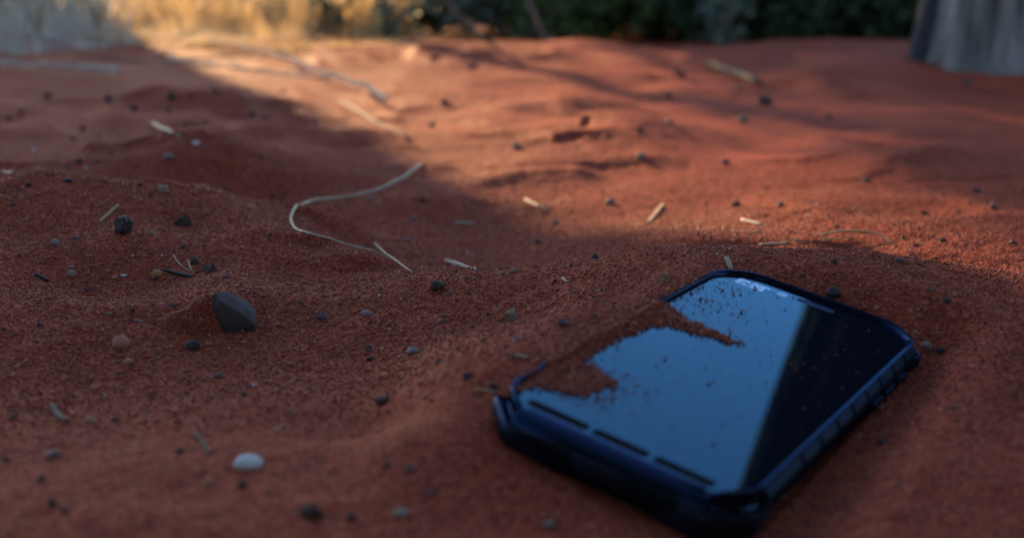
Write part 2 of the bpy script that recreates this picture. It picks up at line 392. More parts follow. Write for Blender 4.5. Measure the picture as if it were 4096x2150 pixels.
def terrain(X, Y):
    X = np.asarray(X, float); Y = np.asarray(Y, float)
    shp = X.shape; X = X.ravel(); Y = Y.ravel()
    z = terrain_base(X, Y)
    dist = np.sqrt(X ** 2 + Y ** 2)
    z += ridge_height(X, Y)
    # trampled dunes: soft ridges with sharper crests, growing with distance
    wx = X + 0.03 * noise2(X * 7, Y * 7, 5); wy = Y + 0.03 * noise2(X * 7 + 3, Y * 7 + 8, 6)
    mid = sstep(.50, .85, dist) * (1 - sstep(5, 12, dist))
    r1 = 1 - np.sqrt(noise2(wx * 7.5 + wy * 1.5, wy * 4.2 + 2, 11) ** 2 + .01) * 2
    r2 = 1 - np.sqrt(noise2(wx * 13 + wy * 6, wy * 10 - wx * 3 + 5, 12) ** 2 + .01) * 2
    z += mid * (0.0085 * r1 * np.clip(.6 + .5 * noise2(X * 2, Y * 2, 13), 0.1, 1) + 0.0062 * r2 * np.clip(.6 + .7 * noise2(X * 3, Y * 3, 14), 0, 1))
    z += 0.02 * sstep(3.5, 9, dist) * fbm(X * .5, Y * .5, 40)
    z += 0.0022 * fbm(X * 13, Y * 13, 21, 3) + 0.0007 * fbm(X * 70, Y * 70, 25, 2) + 0.0004 * noise2(X * 260, Y * 260, 28)
    # the sand against the phone
    near = (np.abs(X - PT[0]) < .22) & (np.abs(Y - PT[1]) < .22)
    if near.any():
        xn, yn, zn = X[near], Y[near], z[near]
        zp = plane_z(xn, yn, -4.0)
        L = to_phone(xn, yn, zp); lx, ly = L[:, 0], L[:, 1]
        cx, cy = np.clip(lx, -HX, HX), np.clip(ly, -HY, HY)
        ins = (np.abs(lx) < HX) & (np.abs(ly) < HY)
        dl, dr, df, dn = lx + HX, HX - lx, HY - ly, ly + HY
        side = np.argmin(np.stack([np.abs(cx + HX), np.abs(cy - HY), np.abs(cx - HX), np.abs(cy + HY)]), 0)
        s = np.choose(side, [cy + HY, 2 * HY + cx + HX, 2 * HY + 2 * HX + (HY - cy), 4 * HY + 2 * HX + (HX - cx)])
        d = np.where(ins, 0, np.hypot(lx - cx, ly - cy))
        lz = np.interp(s, _ss, _sl) + .35 * noise2(lx * .12, ly * .12, 31) + .2 * noise2(lx * .4, ly * .4, 32)
        bl = np.interp(s, _ss, _sb)
        t = sstep(0, 1, d / bl)
        zn = plane_z(xn, yn, lz) * (1 - t) + zn * t
        deep = np.minimum.reduce([dl, dr, df, dn])
        corner = (HX - np.abs(lx)) + (HY - np.abs(ly)) < 9.5
        under = (deep > 2.4) & ~corner
        zn = np.where(under, np.minimum(zn, plane_z(xn, yn, -13.6)), zn)
        z[near] = zn
    return z.reshape(shp)

def axis(dense0, dense1, step, grow, lo, hi, fine_lo, fine_hi):
    a = list(np.arange(dense0, dense1, step))
    s, p = step, a[-1]
    while p < hi: s *= grow if p < fine_hi else 1.07; p += s; a.append(p)
    s, p, b = step, dense0, []
    while p > lo: s *= grow if p > fine_lo else 1.07; p -= s; b.append(p)
    return np.array(b[::-1] + a)
gx = axis(-.27, .31, .0021, 1.022, -120, 120, -1.4, 1.4)
gy = axis(.24, .74, .0021, 1.012, -40, 160, .2, 4.0)
GX, GY = np.meshgrid(gx, gy)
GZ = terrain(GX, GY)
nx_, ny_ = len(gx), len(gy)
idx = np.arange(nx_ * ny_).reshape(ny_, nx_)
faces = np.stack([idx[:-1, :-1], idx[:-1, 1:], idx[1:, 1:], idx[1:, :-1]], -1).reshape(-1, 4)
ground = link("sand_ground", mesh_np("sand_ground", np.stack([GX, GY, GZ], -1).reshape(-1, 3), faces, True), M_SAND)
tag(ground, kind="structure")
print("terrain", nx_, ny_, len(faces) * 2)

def gz(x, y):
    """bilinear height of the built ground"""
    x = np.asarray(x, float); y = np.asarray(y, float)
    i = np.clip(np.searchsorted(gx, x) - 1, 0, nx_ - 2); j = np.clip(np.searchsorted(gy, y) - 1, 0, ny_ - 2)
    fx = (x - gx[i]) / (gx[i + 1] - gx[i]); fy = (y - gy[j]) / (gy[j + 1] - gy[j])
    return (GZ[j, i] * (1 - fx) + GZ[j, i + 1] * fx) * (1 - fy) + (GZ[j + 1, i] * (1 - fx) + GZ[j + 1, i + 1] * fx) * fy

def ground_at(px, py, ymin=.2, ymax=9):
    d = ray(px, py)
    Y = np.geomspace(ymin, ymax, 2600)
    g = gz(d[0] * Y, Y) - (CZ + d[2] * Y)
    hit = np.nonzero(g >= 0)[0]
    k = hit[0] if len(hit) else len(Y) - 1
    if k > 0 and len(hit):
        t = g[k - 1] / (g[k - 1] - g[k]); y = Y[k - 1] + (Y[k] - Y[k - 1]) * t
    else: y = Y[k]
    x = d[0] * y
    return np.array([x, y, float(gz(x, y))])
def ground_normal(x, y, e=.004):
    n = Vector((float(gz(x - e, y) - gz(x + e, y)), float(gz(x, y - e) - gz(x, y + e)), 2 * e))
    return n.normalized()

# ------------------------------------------------------------------ sand grains on the ground
OCT_V = np.array([(1, 0, 0), (-1, 0, 0), (0, 1, 0), (0, -1, 0), (0, 0, 1), (0, 0, -1)], float)
OCT_F = np.array([(0, 2, 4), (2, 1, 4), (1, 3, 4), (3, 0, 4), (2, 0, 5), (1, 2, 5), (3, 1, 5), (0, 3, 5)])
def grains_mesh(name, P, S, val):
    n = len(P)
    q = rng.normal(size=(n, 4)); q /= np.linalg.norm(q, axis=1)[:, None]
    w, x, y, z = q.T
    R = np.stack([1 - 2 * (y * y + z * z), 2 * (x * y - z * w), 2 * (x * z + y * w), 2 * (x * y + z * w), 1 - 2 * (x * x + z * z), 2 * (y * z - x * w),
                  2 * (x * z - y * w), 2 * (y * z + x * w), 1 - 2 * (x * x + y * y)], -1).reshape(n, 3, 3)
    V = OCT_V[None] * rng.uniform(.72, 1.2, (n, 6, 1)) * S[:, None, None]
    V = np.einsum('nij,nkj->nki', R, V) + P[:, None, :]
    F = (OCT_F[None] + 6 * np.arange(n)[:, None, None]).reshape(-1, 3)
    me = mesh_np(name, V.reshape(-1, 3), F, True)
    a = me.attributes.new("grain", 'FLOAT', 'POINT')
    a.data.foreach_set("value", np.repeat(val, 6).astype(np.float32))
    return me
def grain_values(n):
    v = rng.normal(.55, .20, n)
    return np.clip(np.where(rng.random(n) < .02, rng.uniform(.9, 1, n), np.where(rng.random(n) < .035, rng.uniform(0, .1, n), v)), 0, 1)
NG = 140000
_yt = np.linspace(.33, 1.25, 400); _wt = _yt * (1 - sstep(.58, 1.2, _yt)) * sstep(.31, .38, _yt); _wt = np.cumsum(_wt) / _wt.sum()
yy = np.interp(rng.random(NG), _wt, _yt)
xx = rng.uniform(-.43, .43, NG) * yy
keep = np.ones(NG, bool)
Lp = to_phone(xx, yy, plane_z(xx, yy, -4.0))
keep &= ~((np.abs(Lp[:, 0]) < HX - .5) & (np.abs(Lp[:, 1]) < HY - .5))
xx, yy = xx[keep], yy[keep]
ss = np.clip(rng.lognormal(math.log(.00043), .30, len(xx)), .0002, .0011)
P = np.stack([xx, yy, gz(xx, yy) + ss * .25], -1)
tag(link("sand_grains", grains_mesh("sand_grains", P, ss, grain_values(len(xx))), M_GRAIN), "loose coarse grains of red sand covering the ground", "sand", kind="stuff")

# ------------------------------------------------------------------ the phone
phone = bpy.data.objects.new("smartphone", None); col.objects.link(phone)
phone.empty_display_size = .02
phone.matrix_world = Matrix(((*PR[0], PT[0]), (*PR[1], PT[1]), (*PR[2], PT[2]), (0, 0, 0, 1)))
tag(phone, "black rugged smartphone lying face up, half covered by sand on one side", "smartphone")
MM = 0.001

def outline(hx, hy, ch, r=3.5, seg=5):
    """rectangle with cut, softly rounded corners, counter-clockwise"""
    cs = [(hx, -hy + ch), (hx, hy - ch), (hx - ch, hy), (-hx + ch, hy), (-hx, hy - ch), (-hx, -hy + ch), (-hx + ch, -hy), (hx - ch, -hy)]
    pts = []
    n = len(cs)
    for i in range(n):
        p = Vector(cs[i]); a = (Vector(cs[i - 1]) - p).normalized(); b = (Vector(cs[(i + 1) % n]) - p).normalized()
        for k in range(seg):
            t = k / (seg - 1)
            pts.append(p + a * r * (1 - t) ** 2 + b * r * t ** 2)
    return [(p.x, p.y) for p in pts]

def loft(name, rings, mat, parent, cap0=True, cap1=True, smooth=True, sharp=35):
    """rings: list of (outline points, z in mm)"""
    n = len(rings[0][0]); V, F = [], []
    for pts, z in rings:
        for i, (x, y) in enumerate(pts):
            V.append((x * MM, y * MM, (z if not callable(z) else z(x, y)) * MM))
    for k in range(len(rings) - 1):
        for i in range(n):
            j = (i + 1) % n
            F.append((k * n + i, k * n + j, (k + 1) * n + j, (k + 1) * n + i))
    if cap0: F.append(tuple(range(n))[::-1])
    if cap1: F.append(tuple((len(rings) - 1) * n + i for i in range(n)))
    me = mesh_py(name, V, F, smooth)
    if smooth: me.set_sharp_from_angle(angle=math.radians(sharp))
    return link(name, me, mat, parent)

def O(inset, ch=10.0): return [(x, y + .5) for x, y in outline(35.9 - inset, 76.7 - inset, ch - inset * .45, 5.5)]
# outer shell: belly, waist, raised rim, inner wall down to the glass
def front_drop(z): return lambda x, y: z - 2.2 * float(sstep(30, 24.5, abs(x)) * sstep(-68, -72, y))
loft("shell", [(O(3.4), -13), (O(1.6), -12.6), (O(.4), -11.2), (O(-.3), -9.0), (O(-.35), -5.2), (O(.25), -4.2), (O(.1), front_drop(-2.2)), (O(.15), front_drop(-.6)), (O(.38), front_drop(-.12)), (O(.7), front_drop(0)), (O(1.05), front_drop(-.06)), (O(1.3), front_drop(-.35)), (O(1.9), front_drop(-1.45)), (O(2.0), front_drop(-2.2))],
     M_PLASTIC, phone, True, True, True, 28)
gl = loft("screen_glass", [(O(1.98), -1.9), (O(1.96), -1.55), (O(2.1), -1.5)], M_GLASS, phone, False, True, False)

def flat(name, loops, z, mat, parent, th=0.03):
    """thin printed shapes: each loop is a simple polygon in mm"""
    V, F = [], []
    for lp in loops:
        b = len(V); n = len(lp)
        V += [(x * MM, y * MM, z * MM) for x, y in lp] + [(x * MM, y * MM, (z + th) * MM) for x, y in lp]
        F.append(tuple(b + n + i for i in range(n)))
        F += [(b + i, b + (i + 1) % n, b + n + (i + 1) % n, b + n + i) for i in range(n)]
    return link(name, mesh_py(name, V, F), mat, parent)
# the lettering: C A T with the triangle, then the small registered mark
LX, LY, LW, LH = -27.4, 64.0, 12.0, 5.9
def lt(pts): return [(LX + x * LW, LY + y * LH) for x, y in pts]
C_ = lt([(.06, .02), (.30, .02), (.36, .10), (.36, .40), (.24, .40), (.24, .24), (.13, .24), (.13, .78), (.24, .78), (.24, .62), (.36, .62), (.36, .88), (.28, 1), (.06, 1), (0, .90), (0, .12)])
A_l = lt([(.37, .24), (.46, 1), (.60, 1), (.70, .24), (.60, .40), (.555, .49), (.53, .80), (.505, .44), (.44, .36)])
tri = lt([(.38, .02), (.53, .36), (.68, .02)])
T_ = lt([(.72, .02), (.84, .02), (.84, .76), (.96, .76), (.96, 1), (.62, 1), (.635, .76), (.72, .76)])
def ring_loops(cx, cy, r0, r1, n=20):
    out = []
    for i in range(n):
        a, b = 2 * math.pi * i / n, 2 * math.pi * (i + 1) / n
        out.append([(cx + r0 * math.cos(a), cy + r0 * math.sin(a)), (cx + r1 * math.cos(a), cy + r1 * math.sin(a)), (cx + r1 * math.cos(b), cy + r1 * math.sin(b)), (cx + r0 * math.cos(b), cy + r0 * math.sin(b))])
    return out
def earcut_flat(name, polys, z, mat, parent):
    bm = bmesh.new()
    for lp in polys:
        f = bm.faces.new([bm.verts.new((x * MM, y * MM, z * MM)) for x, y in lp])
    bmesh.ops.triangulate(bm, faces=bm.faces[:])
    for f in bm.faces:
        if f.normal.z < 0: f.normal_flip()
    me = bpy.data.meshes.new(name); bm.to_mesh(me); bm.free()
    return link(name, me, mat, parent)
earcut_flat("logo_lettering", [C_, A_l, tri, T_], -1.47, M_PRINT, gl)
rx, ry = LX + LW * 1.06, LY + LH * .93
Rr = lambda p: [(rx + x, ry + y) for x, y in p]
earcut_flat("registered_mark", ring_loops(rx, ry, .52, .66) + [Rr([(-.22, -.3), (-.1, -.3), (-.1, .3), (-.22, .3)]), Rr([(-.1, .2), (.2, .2), (.2, .3), (-.1, .3)]), Rr([(-.1, -.05), (.2, -.05), (.2, .05), (-.1, .05)]), Rr([(.1, .05), (.2, .05), (.2, .2), (.1, .2)]), Rr([(-.02, -.05), (.1, -.05), (.24, -.3), (.12, -.3)])], -1.47, M_PRINT, gl)
earcut_flat("light_sensor", [[(-11.3 + 2.05 * math.cos(a), 68.6 + 2.05 * math.sin(a)) for a in np.linspace(0, 2 * math.pi, 28, endpoint=False)]], -1.472, M_PRINT_DIM, gl)
# earpiece slot with its holes
def capsule(x0, x1, y, r, n=8):
    return [(x1 + r * math.cos(a), y + r * math.sin(a)) for a in np.linspace(-math.pi / 2, math.pi / 2, n)] + [(x0 + r * math.cos(a), y + r * math.sin(a)) for a in np.linspace(math.pi / 2, 3 * math.pi / 2, n)]
sp = loft("earpiece_grille", [(capsule(-5.0, 5.4, 69.5, 1.55), -1.49), (capsule(-5.0, 5.4, 69.5, 1.5), -1.40), (capsule(-5.0, 5.4, 69.5, 1.25), -1.40), (capsule(-5.0, 5.4, 69.5, 1.15), -1.47)], M_GRILLE, phone, False, True, True, 30)
hole_me = None
for k in range(9):
    cxh = -5.0 + k * 1.3
    if hole_me is None:
        h = loft("speaker_hole", [([(.36 * math.cos(a), .36 * math.sin(a)) for a in np.linspace(0, 2 * math.pi, 10, endpoint=False)], -.02), ([(.40 * math.cos(a), .40 * math.sin(a)) for a in np.linspace(0, 2 * math.pi, 10, endpoint=False)], .03), ([(.28 * math.cos(a), .28 * math.sin(a)) for a in np.linspace(0, 2 * math.pi, 10, endpoint=False)], .01)], M_MATTE, sp)
        hole_me = h.data
    else:
        h = link("speaker_hole", hole_me, None, sp)
    h.location = (cxh * MM, 69.5 * MM, -1.45 * MM)

# the chin in front of the keys: a glossy ledge rolled over the front
def extrude_x(name, prof, xs, mat, parent, scale_fn=None, smooth=True, sharp=30):
    """prof (y,z) closed loop swept over the given x stations; scale_fn(x) -> (dy, dz) shift"""
    V, F, n = [], [], len(prof)
    for x in xs:
        dy, dz = scale_fn(x) if scale_fn else (0, 0)
        V += [(x * MM, (y + dy * (1 if y < -70 else 0)) * MM, (z + dz) * MM) for y, z in prof]
    for k in range(len(xs) - 1):
        for i in range(n):
            j = (i + 1) % n
            F.append((k * n + i, (k + 1) * n + i, (k + 1) * n + j, k * n + j))
    F.append(tuple(range(n))); F.append(tuple((len(xs) - 1) * n + i for i in range(n))[::-1])
    me = mesh_py(name, V, F, smooth)
    bm = bmesh.new(); bm.from_mesh(me); bmesh.ops.recalc_face_normals(bm, faces=bm.faces[:]); bm.to_mesh(me); bm.free()
    if smooth: me.set_sharp_from_angle(angle=math.radians(sharp))
    return link(name, me, mat, parent)
chin_prof = [(-70.4, -2.4), (-70.3, -1.62), (-70.6, -1.47), (-72, -1.40), (-73.8, -1.44), (-75.2, -1.68), (-76.3, -2.2), (-77.2, -3.2), (-77.75, -4.8), (-77.9, -6.5), (-77.4, -8.2), (-75.5, -8.6), (-73, -4)]
extrude_x("chin", chin_prof, [-27.5, -26, -24, -12, 0, 12, 24, 26, 27.5], M_PLASTIC, phone, lambda x: (0 if abs(x) < 24.5 else (abs(x) - 24.5) * .45, 0 if abs(x) < 24.5 else -(abs(x) - 24.5) * .10))
# three keys with a dark groove before them
for (x0, x1) in ((-27.0, -9.6), (-7.6, 7.6), (9.9, 25.5)):
    key = [(-67.0, -2.4), (-67.0, -1.48), (-66.85, -1.43), (-65.5, -1.42), (-62.4, -1.42), (-61.1, -1.43), (-60.9, -1.7)]
    extrude_x("key", key, [x0, x0 + .6, x1 - .6, x1], M_GLASS, phone, None, False)
    extrude_x("key_front", [(-66.98, -2.4), (-67.15, -2.4), (-67.14, -1.5), (-66.98, -1.46)], [x0 + .3, x1 - .3], M_MATTE, phone)
    loft("key_groove", [(capsule(x0 + 1, x1 - 1, -68.7, 1.55), -1.49), (capsule(x0 + 1, x1 - 1, -68.7, 1.5), -1.42)], M_MATTE, phone, False, True)

# grip blocks along both flanks, side keys on the right flank
def wedge(name, y0, y1, prof, mat, parent, sx=1):
    V, F, n = [], [], len(prof)
    for y, k in ((y0, .8), (y0 + .5, 1), (y1 - .5, 1), (y1, .8)):
        cx, cz = 35.2, -3.0
        V += [(sx * (cx + (x - cx) * k) * MM, y * MM, (cz + (z - cz) * (k if z < 0 else 1)) * MM) for x, z in prof]
    for k in range(3):
        for i in range(n):
            j = (i + 1) % n
            F.append((k * n + i, k * n + j, (k + 1) * n + j, (k + 1) * n + i))
    F.append(tuple(range(n))); F.append(tuple(3 * n + i for i in range(n)))
    me = mesh_py(name, V, F, True)
    bm = bmesh.new(); bm.from_mesh(me); bmesh.ops.recalc_face_normals(bm, faces=bm.faces[:]); bm.to_mesh(me); bm.free()
    me.set_sharp_from_angle(angle=math.radians(25))
    return link(name, me, mat, parent)
grip = [(35.15, -.30), (35.75, -.42), (37.3, -2.6), (37.55, -4.6), (37.2, -5.6), (35.3, -5.8)]
for sx in (1, -1):
    edges = [64, 52, 40.2, 27.6, 15.0, 2.4, -10.4, -23.5, -37.5, -62]
    for a, b in zip(edges[:-1], edges[1:]):
        wedge("grip_block", b + .55, a - .55, grip, M_RUBBER, phone, sx)
skey = [(35.6, -6.4), (37.7, -6.9), (38.0, -8.0), (37.6, -9.2), (35.6, -9.4)]
for a, b in ((56, 47), (44, 34), (32, 22)):
    wedge("side_key", b, a, skey, M_RUBBER, phone, 1)
# corner guards: an outer lip lower than the rim with a groove behind it
def corner_guard(sx, sy):
    A = [(35.9, 76.2 - 22), (35.9, 76.2 - 11.5), (35.5, 76.2 - 9.2), (35.9 - 9.2, 75.8), (35.9 - 11.5, 76.2), (35.9 - 20, 76.2)]
    nrm = [(1, 0), (1, .12), (.90, .45), (.45, .90), (.12, 1), (0, 1)]
    sec = [(-.6, -12.4), (1.0, -12.0), (2.3, -10.2), (2.7, -7.6), (2.6, -5.2), (2.1, -4.5), (1.5, -4.7), (1.2, -5.6), (-.4, -6.0)]
    taper = [.25, .85, 1, 1, .85, .25]
    # subdivide path
    T = np.linspace(0, 5, 21); V, F, n = [], [], len(sec)
    for t in T:
        i = min(int(t), 4); f = t - i; f = f * f * (3 - 2 * f) if i in (1, 3) else f
        p = [A[i][c] * (1 - f) + A[i + 1][c] * f for c in (0, 1)]; q = [nrm[i][c] * (1 - f) + nrm[i + 1][c] * f for c in (0, 1)]
        k = taper[i] * (1 - f) + taper[i + 1] * f; l = math.hypot(*q)
        for o, z in sec:
            o2 = o * k if o > 0 else o
            V.append((sx * (p[0] + q[0] / l * o2) * MM, (sy * (p[1] + q[1] / l * o2) + (1.0 if sy > 0 else 0)) * MM, z * MM))
    for k in range(len(T) - 1):
        for i in range(n):
            j = (i + 1) % n
            F.append((k * n + i, k * n + j, (k + 1) * n + j, (k + 1) * n + i))
    F.append(tuple(range(n))); F.append(tuple((len(T) - 1) * n + i for i in range(n)))
    me = mesh_py("corner_guard", V, F, True)
    bm = bmesh.new(); bm.from_mesh(me); bmesh.ops.recalc_face_normals(bm, faces=bm.faces[:]); bm.to_mesh(me); bm.free()
    me.set_sharp_from_angle(angle=math.radians(40))
    link("corner_guard", me, M_RUBBER, phone)
for sx in (1, -1):
    for sy in (1, -1): corner_guard(sx, sy)
pc = loft("charging_port_cover", [(capsule(-6, 6, 0, 2.2), 0), (capsule(-6, 6, 0, 2.1), .35), (capsule(-6, 6, 0, 1.7), .5)], M_RUBBER, phone, False, True)
pc.matrix_local = Matrix.Translation((0, -77.6 * MM, -6.2 * MM)) @ Matrix.Rotation(math.radians(90), 4, 'X')

# ------------------------------------------------------------------ sand blown onto the phone
DRIFT = np.array([(-37.2, 24.5), (-36, 26), (-31.4, 22.9), (-23.1, 18.6), (-13.6, 18.0), (-4.6, 15.8), (-6.4, 13.4), (-15.8, 10.8), (-25.2, 9.2), (-28.4, 3.6), (-30.1, -8.5), (-30.7, -23.1), (-30.5, -31.8), (-28.0, -37), (-23.0, -37), (-16, -41), (-16.5, -50), (-19.5, -58), (-24, -58.5), (-29.5, -60.0), (-31.5, -68), (-34.4, -69.5), (-34.6, -52), (-37.2, -49)])
def poly_sd(x, y, P):
    """signed distance to a polygon, positive inside"""
    d = np.full(x.shape, 1e9); inside = np.zeros(x.shape, bool)
    n = len(P)
    for i in range(n):
        a, b = P[i], P[(i + 1) % n]
        e = b - a
        t = np.clip(((x - a[0]) * e[0] + (y - a[1]) * e[1]) / (e @ e), 0, 1)
        d = np.minimum(d, np.hypot(x - a[0] - t * e[0], y - a[1] - t * e[1]))
        c = (a[1] > y) != (b[1] > y)
        xi = a[0] + (y - a[1]) / (b[1] - a[1] + 1e-12) * (b[0] - a[0])
        inside ^= c & (x < xi)
    return np.where(inside, d, -d)
def drift_height(x, y):
    sd = poly_sd(x, y, DRIFT) + 1.1 * fbm(x * .35, y * .35, 51, 3)
    patch = sstep(-33, -40, y) * sstep(-33, -26, x)               # the blown, thin part towards the keys
    sd = sd - patch * (.9 + 3.6 * fbm(x * .28, y * .28, 61, 2))
    arm = sstep(-28, -20, x) * (y > 0)
    top = np.where(arm > .5, .55, 1.5) - 2.0 * patch
    top = np.where(y < -51, np.minimum(top, 1.1), top)
    z = -1.5 + np.minimum((sd - 1.3) * .20, top)
    # over the rim the drift lies as a thin skin, falling to the ground outside
    lim = np.where(y < -51, -9, np.interp(x, [-39, -37.2, -36.3, -35.4, -33], [-5.0, -3.2, -.02, -.02, -.2])) + .36 * noise2(x * .5, y * .16, 55)
    over = (x < -33.5) & (y > -51) & (y < 25.5) & (x > -39.2)
    edge = np.minimum(sstep(-51, -45, y), sstep(25.5, 20, y))
    z = np.where(over, np.where(lim < 9, lim * edge + (-1.9) * (1 - edge), z), z)
    sd = np.where(over & (edge > .35), np.maximum(sd, .5), sd)
    return z, sd
dx = np.arange(-39.1, -1.5, .6); dy = np.arange(-73, 29, .6)
DX, DY = np.meshgrid(dx, dy)
DZ, SD = drift_height(DX, DY)
DZ = DZ + .10 * noise2(DX * 1.3, DY * 1.3, 71) + .05 * noise2(DX * 3, DY * 3, 72)
ok = (SD > -1.2)
fi = np.arange(DX.size).reshape(DX.shape)
q = np.stack([fi[:-1, :-1], fi[:-1, 1:], fi[1:, 1:], fi[1:, :-1]], -1).reshape(-1, 4)
q = q[ok.ravel()[q].any(1)]
used = np.unique(q); remap = np.zeros(DX.size, int); remap[used] = np.arange(len(used))
LV = np.stack([DX, DY, np.maximum(DZ, -1.85)], -1).reshape(-1, 3)[used]
WV = (LV * MM) @ PR.T + PT
drift = link("sand_drift", mesh_np("sand_drift", WV, remap[q], True), M_SAND)
tag(drift, "thin drift of red sand spilled over the screen's edge", "sand", kind="stuff")
# grains over and around the drift, and the scattered ones
n0 = 60000
gx0, gy0 = rng.uniform(-45, 34, n0), rng.uniform(-72, 74, n0)
hz, sd0 = drift_height(gx0, gy0)
pr = .95 * sstep(-2.6, 1.8, sd0) ** 1.5 + .05 * np.exp(np.minimum(sd0, 0) / 3)
patch0 = ((gy0 < -33) & (gx0 < -4)); pr = np.where(patch0 & (sd0 <= 1.), np.maximum(pr, np.exp(sd0 / 4.5) * .30), pr)
fl = (gy0 > 22) & (gx0 < 4); pr = np.where(fl, np.maximum(pr, .20 * np.exp(-(gx0 + 36) / 12) * np.exp(-np.abs(gy0 - 36) / 26)), pr)
pr = np.maximum(pr, .0042)
pr = np.where((gx0 > -34) & (gx0 < -2) & (gy0 > 14) & (gy0 < 30) & (sd0 < 0), np.maximum(pr, .05 * np.exp(sd0 / 5)), pr)
pr = np.where((np.abs(gx0) > 34) & (sd0 < -.5), pr * .4, pr)
k = rng.random(n0) < pr
gx0, gy0, hz, sd0 = gx0[k], gy0[k], hz[k], sd0[k]
onrim = (np.abs(gx0) > 33.9) & (sd0 < 0)
s0 = np.clip(rng.lognormal(math.log(.36), .32, len(gx0)), .16, .8)
s0 = np.where(sd0 < -.5, np.clip(rng.lognormal(math.log(.20), .45, len(gx0)), .1, .75), s0)
z0 = np.where(sd0 > 1.3, np.maximum(hz, -1.5) + s0 * .5, np.where(onrim, 0.1 + s0 * .5, -1.5 + s0 * .8))
kk = ~((gy0 < -61) & (sd0 < 0)); gx0, gy0, z0, s0 = gx0[kk], gy0[kk], z0[kk], s0[kk]
P = (np.stack([gx0, gy0, z0], -1) * MM) @ PR.T + PT
tag(link("scattered_sand_grains", grains_mesh("scattered_sand_grains", P, s0 * MM, grain_values(len(P))), M_GRAIN), "single red sand grains sprinkled on the dark screen", "sand", kind="stuff")

# fine dust on the glass
nd = 9000
ux, uy = rng.uniform(-33.5, 33.5, nd), rng.uniform(-60, 73, nd)
_, sdd = drift_height(ux, uy)
kd = (rng.random(nd) < .25 + .75 * np.exp(np.minimum(sdd, 0) / 14)) & (sdd < 0) & (np.abs(ux) + np.abs(uy) < 97)
ux, uy = ux[kd], uy[kd]
Pd = (np.stack([ux, uy, np.full(len(ux), -1.46)], -1) * MM) @ PR.T + PT
tag(link("screen_dust", grains_mesh("screen_dust", Pd, rng.uniform(.04, .10, len(ux)) * MM, grain_values(len(ux))), M_GRAIN), "film of fine red dust on the screen glass", "dust", kind="stuff")

# ------------------------------------------------------------------ pebbles and rocks
def icosphere(sub):
    bm = bmesh.new(); bmesh.ops.create_icosphere(bm, subdivisions=sub, radius=1)
    V = np.array([v.co[:] for v in bm.verts]); F = np.array([[v.index for v in f.verts] for f in bm.faces]); bm.free()
    return V, F
ICO2, ICO3 = icosphere(2), icosphere(3)
def stone_mesh(name, r, seed, cuts=9, hi=False, rough=.06, depth=(.50, .88), sharp=True):
    """a ball planed by random cuts, so it has facets and worn edges"""
    g = np.random.default_rng(seed)
    V, F = (ICO3 if hi else ICO2); V = V.copy()
    for _ in range(cuts):
        n = g.normal(size=3); n /= np.linalg.norm(n); h = g.uniform(*depth)
        d = V @ n; over = np.maximum(d - h, 0)
        V -= over[:, None] * n * .92
    V *= 1 + rough * fbm(V[:, 0] * 2.2 + seed, V[:, 1] * 2.2 + V[:, 2] * 1.7, seed % 1000, 3)[:, None]
    V *= np.asarray(r)[None]
    me = mesh_np(name, V, F, True)
    if sharp: me.set_sharp_from_angle(angle=math.radians(32))
    return me
def hull_stone(name, r, seed, npts=15):
    """broken stone: hull of random points, worn edges, pitted faces"""
    g = np.random.default_rng(seed)
    p = g.normal(size=(npts, 3)); p /= np.linalg.norm(p, axis=1)[:, None]; p *= g.uniform(.72, 1.08, (npts, 1))
    bm = bmesh.new()
    for q in p: bm.verts.new(q)
    bmesh.ops.convex_hull(bm, input=bm.verts[:])
    bmesh.ops.delete(bm, geom=[v for v in bm.verts if not v.link_faces], context='VERTS')
    bmesh.ops.bevel(bm, geom=bm.edges[:] + bm.verts[:], offset=.07, segments=1, affect='EDGES', profile=.5)
    bmesh.ops.triangulate(bm, faces=bm.faces[:])
    bmesh.ops.subdivide_edges(bm, edges=[e for e in bm.edges if e.calc_length() > .3], cuts=2, use_grid_fill=True)
    bmesh.ops.triangulate(bm, faces=bm.faces[:])
    co = np.array([v.co[:] for v in bm.verts])
    d = .09 * fbm(co[:, 0] * 1.6 + seed % 50, co[:, 1] * 1.6 + co[:, 2] * 1.3, seed % 997, 3) + .035 * noise2(co[:, 0] * 5 + co[:, 2] * 3, co[:, 1] * 5, seed % 991)
    bm.normal_update()
    for v, k in zip(bm.verts, d): v.co += v.normal * float(k); v.co.x *= r[0]; v.co.y *= r[1]; v.co.z *= r[2]
    me = bpy.data.meshes.new(name); bm.to_mesh(me); bm.free()
    me.polygons.foreach_set("use_smooth", np.ones(len(me.polygons), bool)); me.set_sharp_from_angle(angle=math.radians(28))
    return me
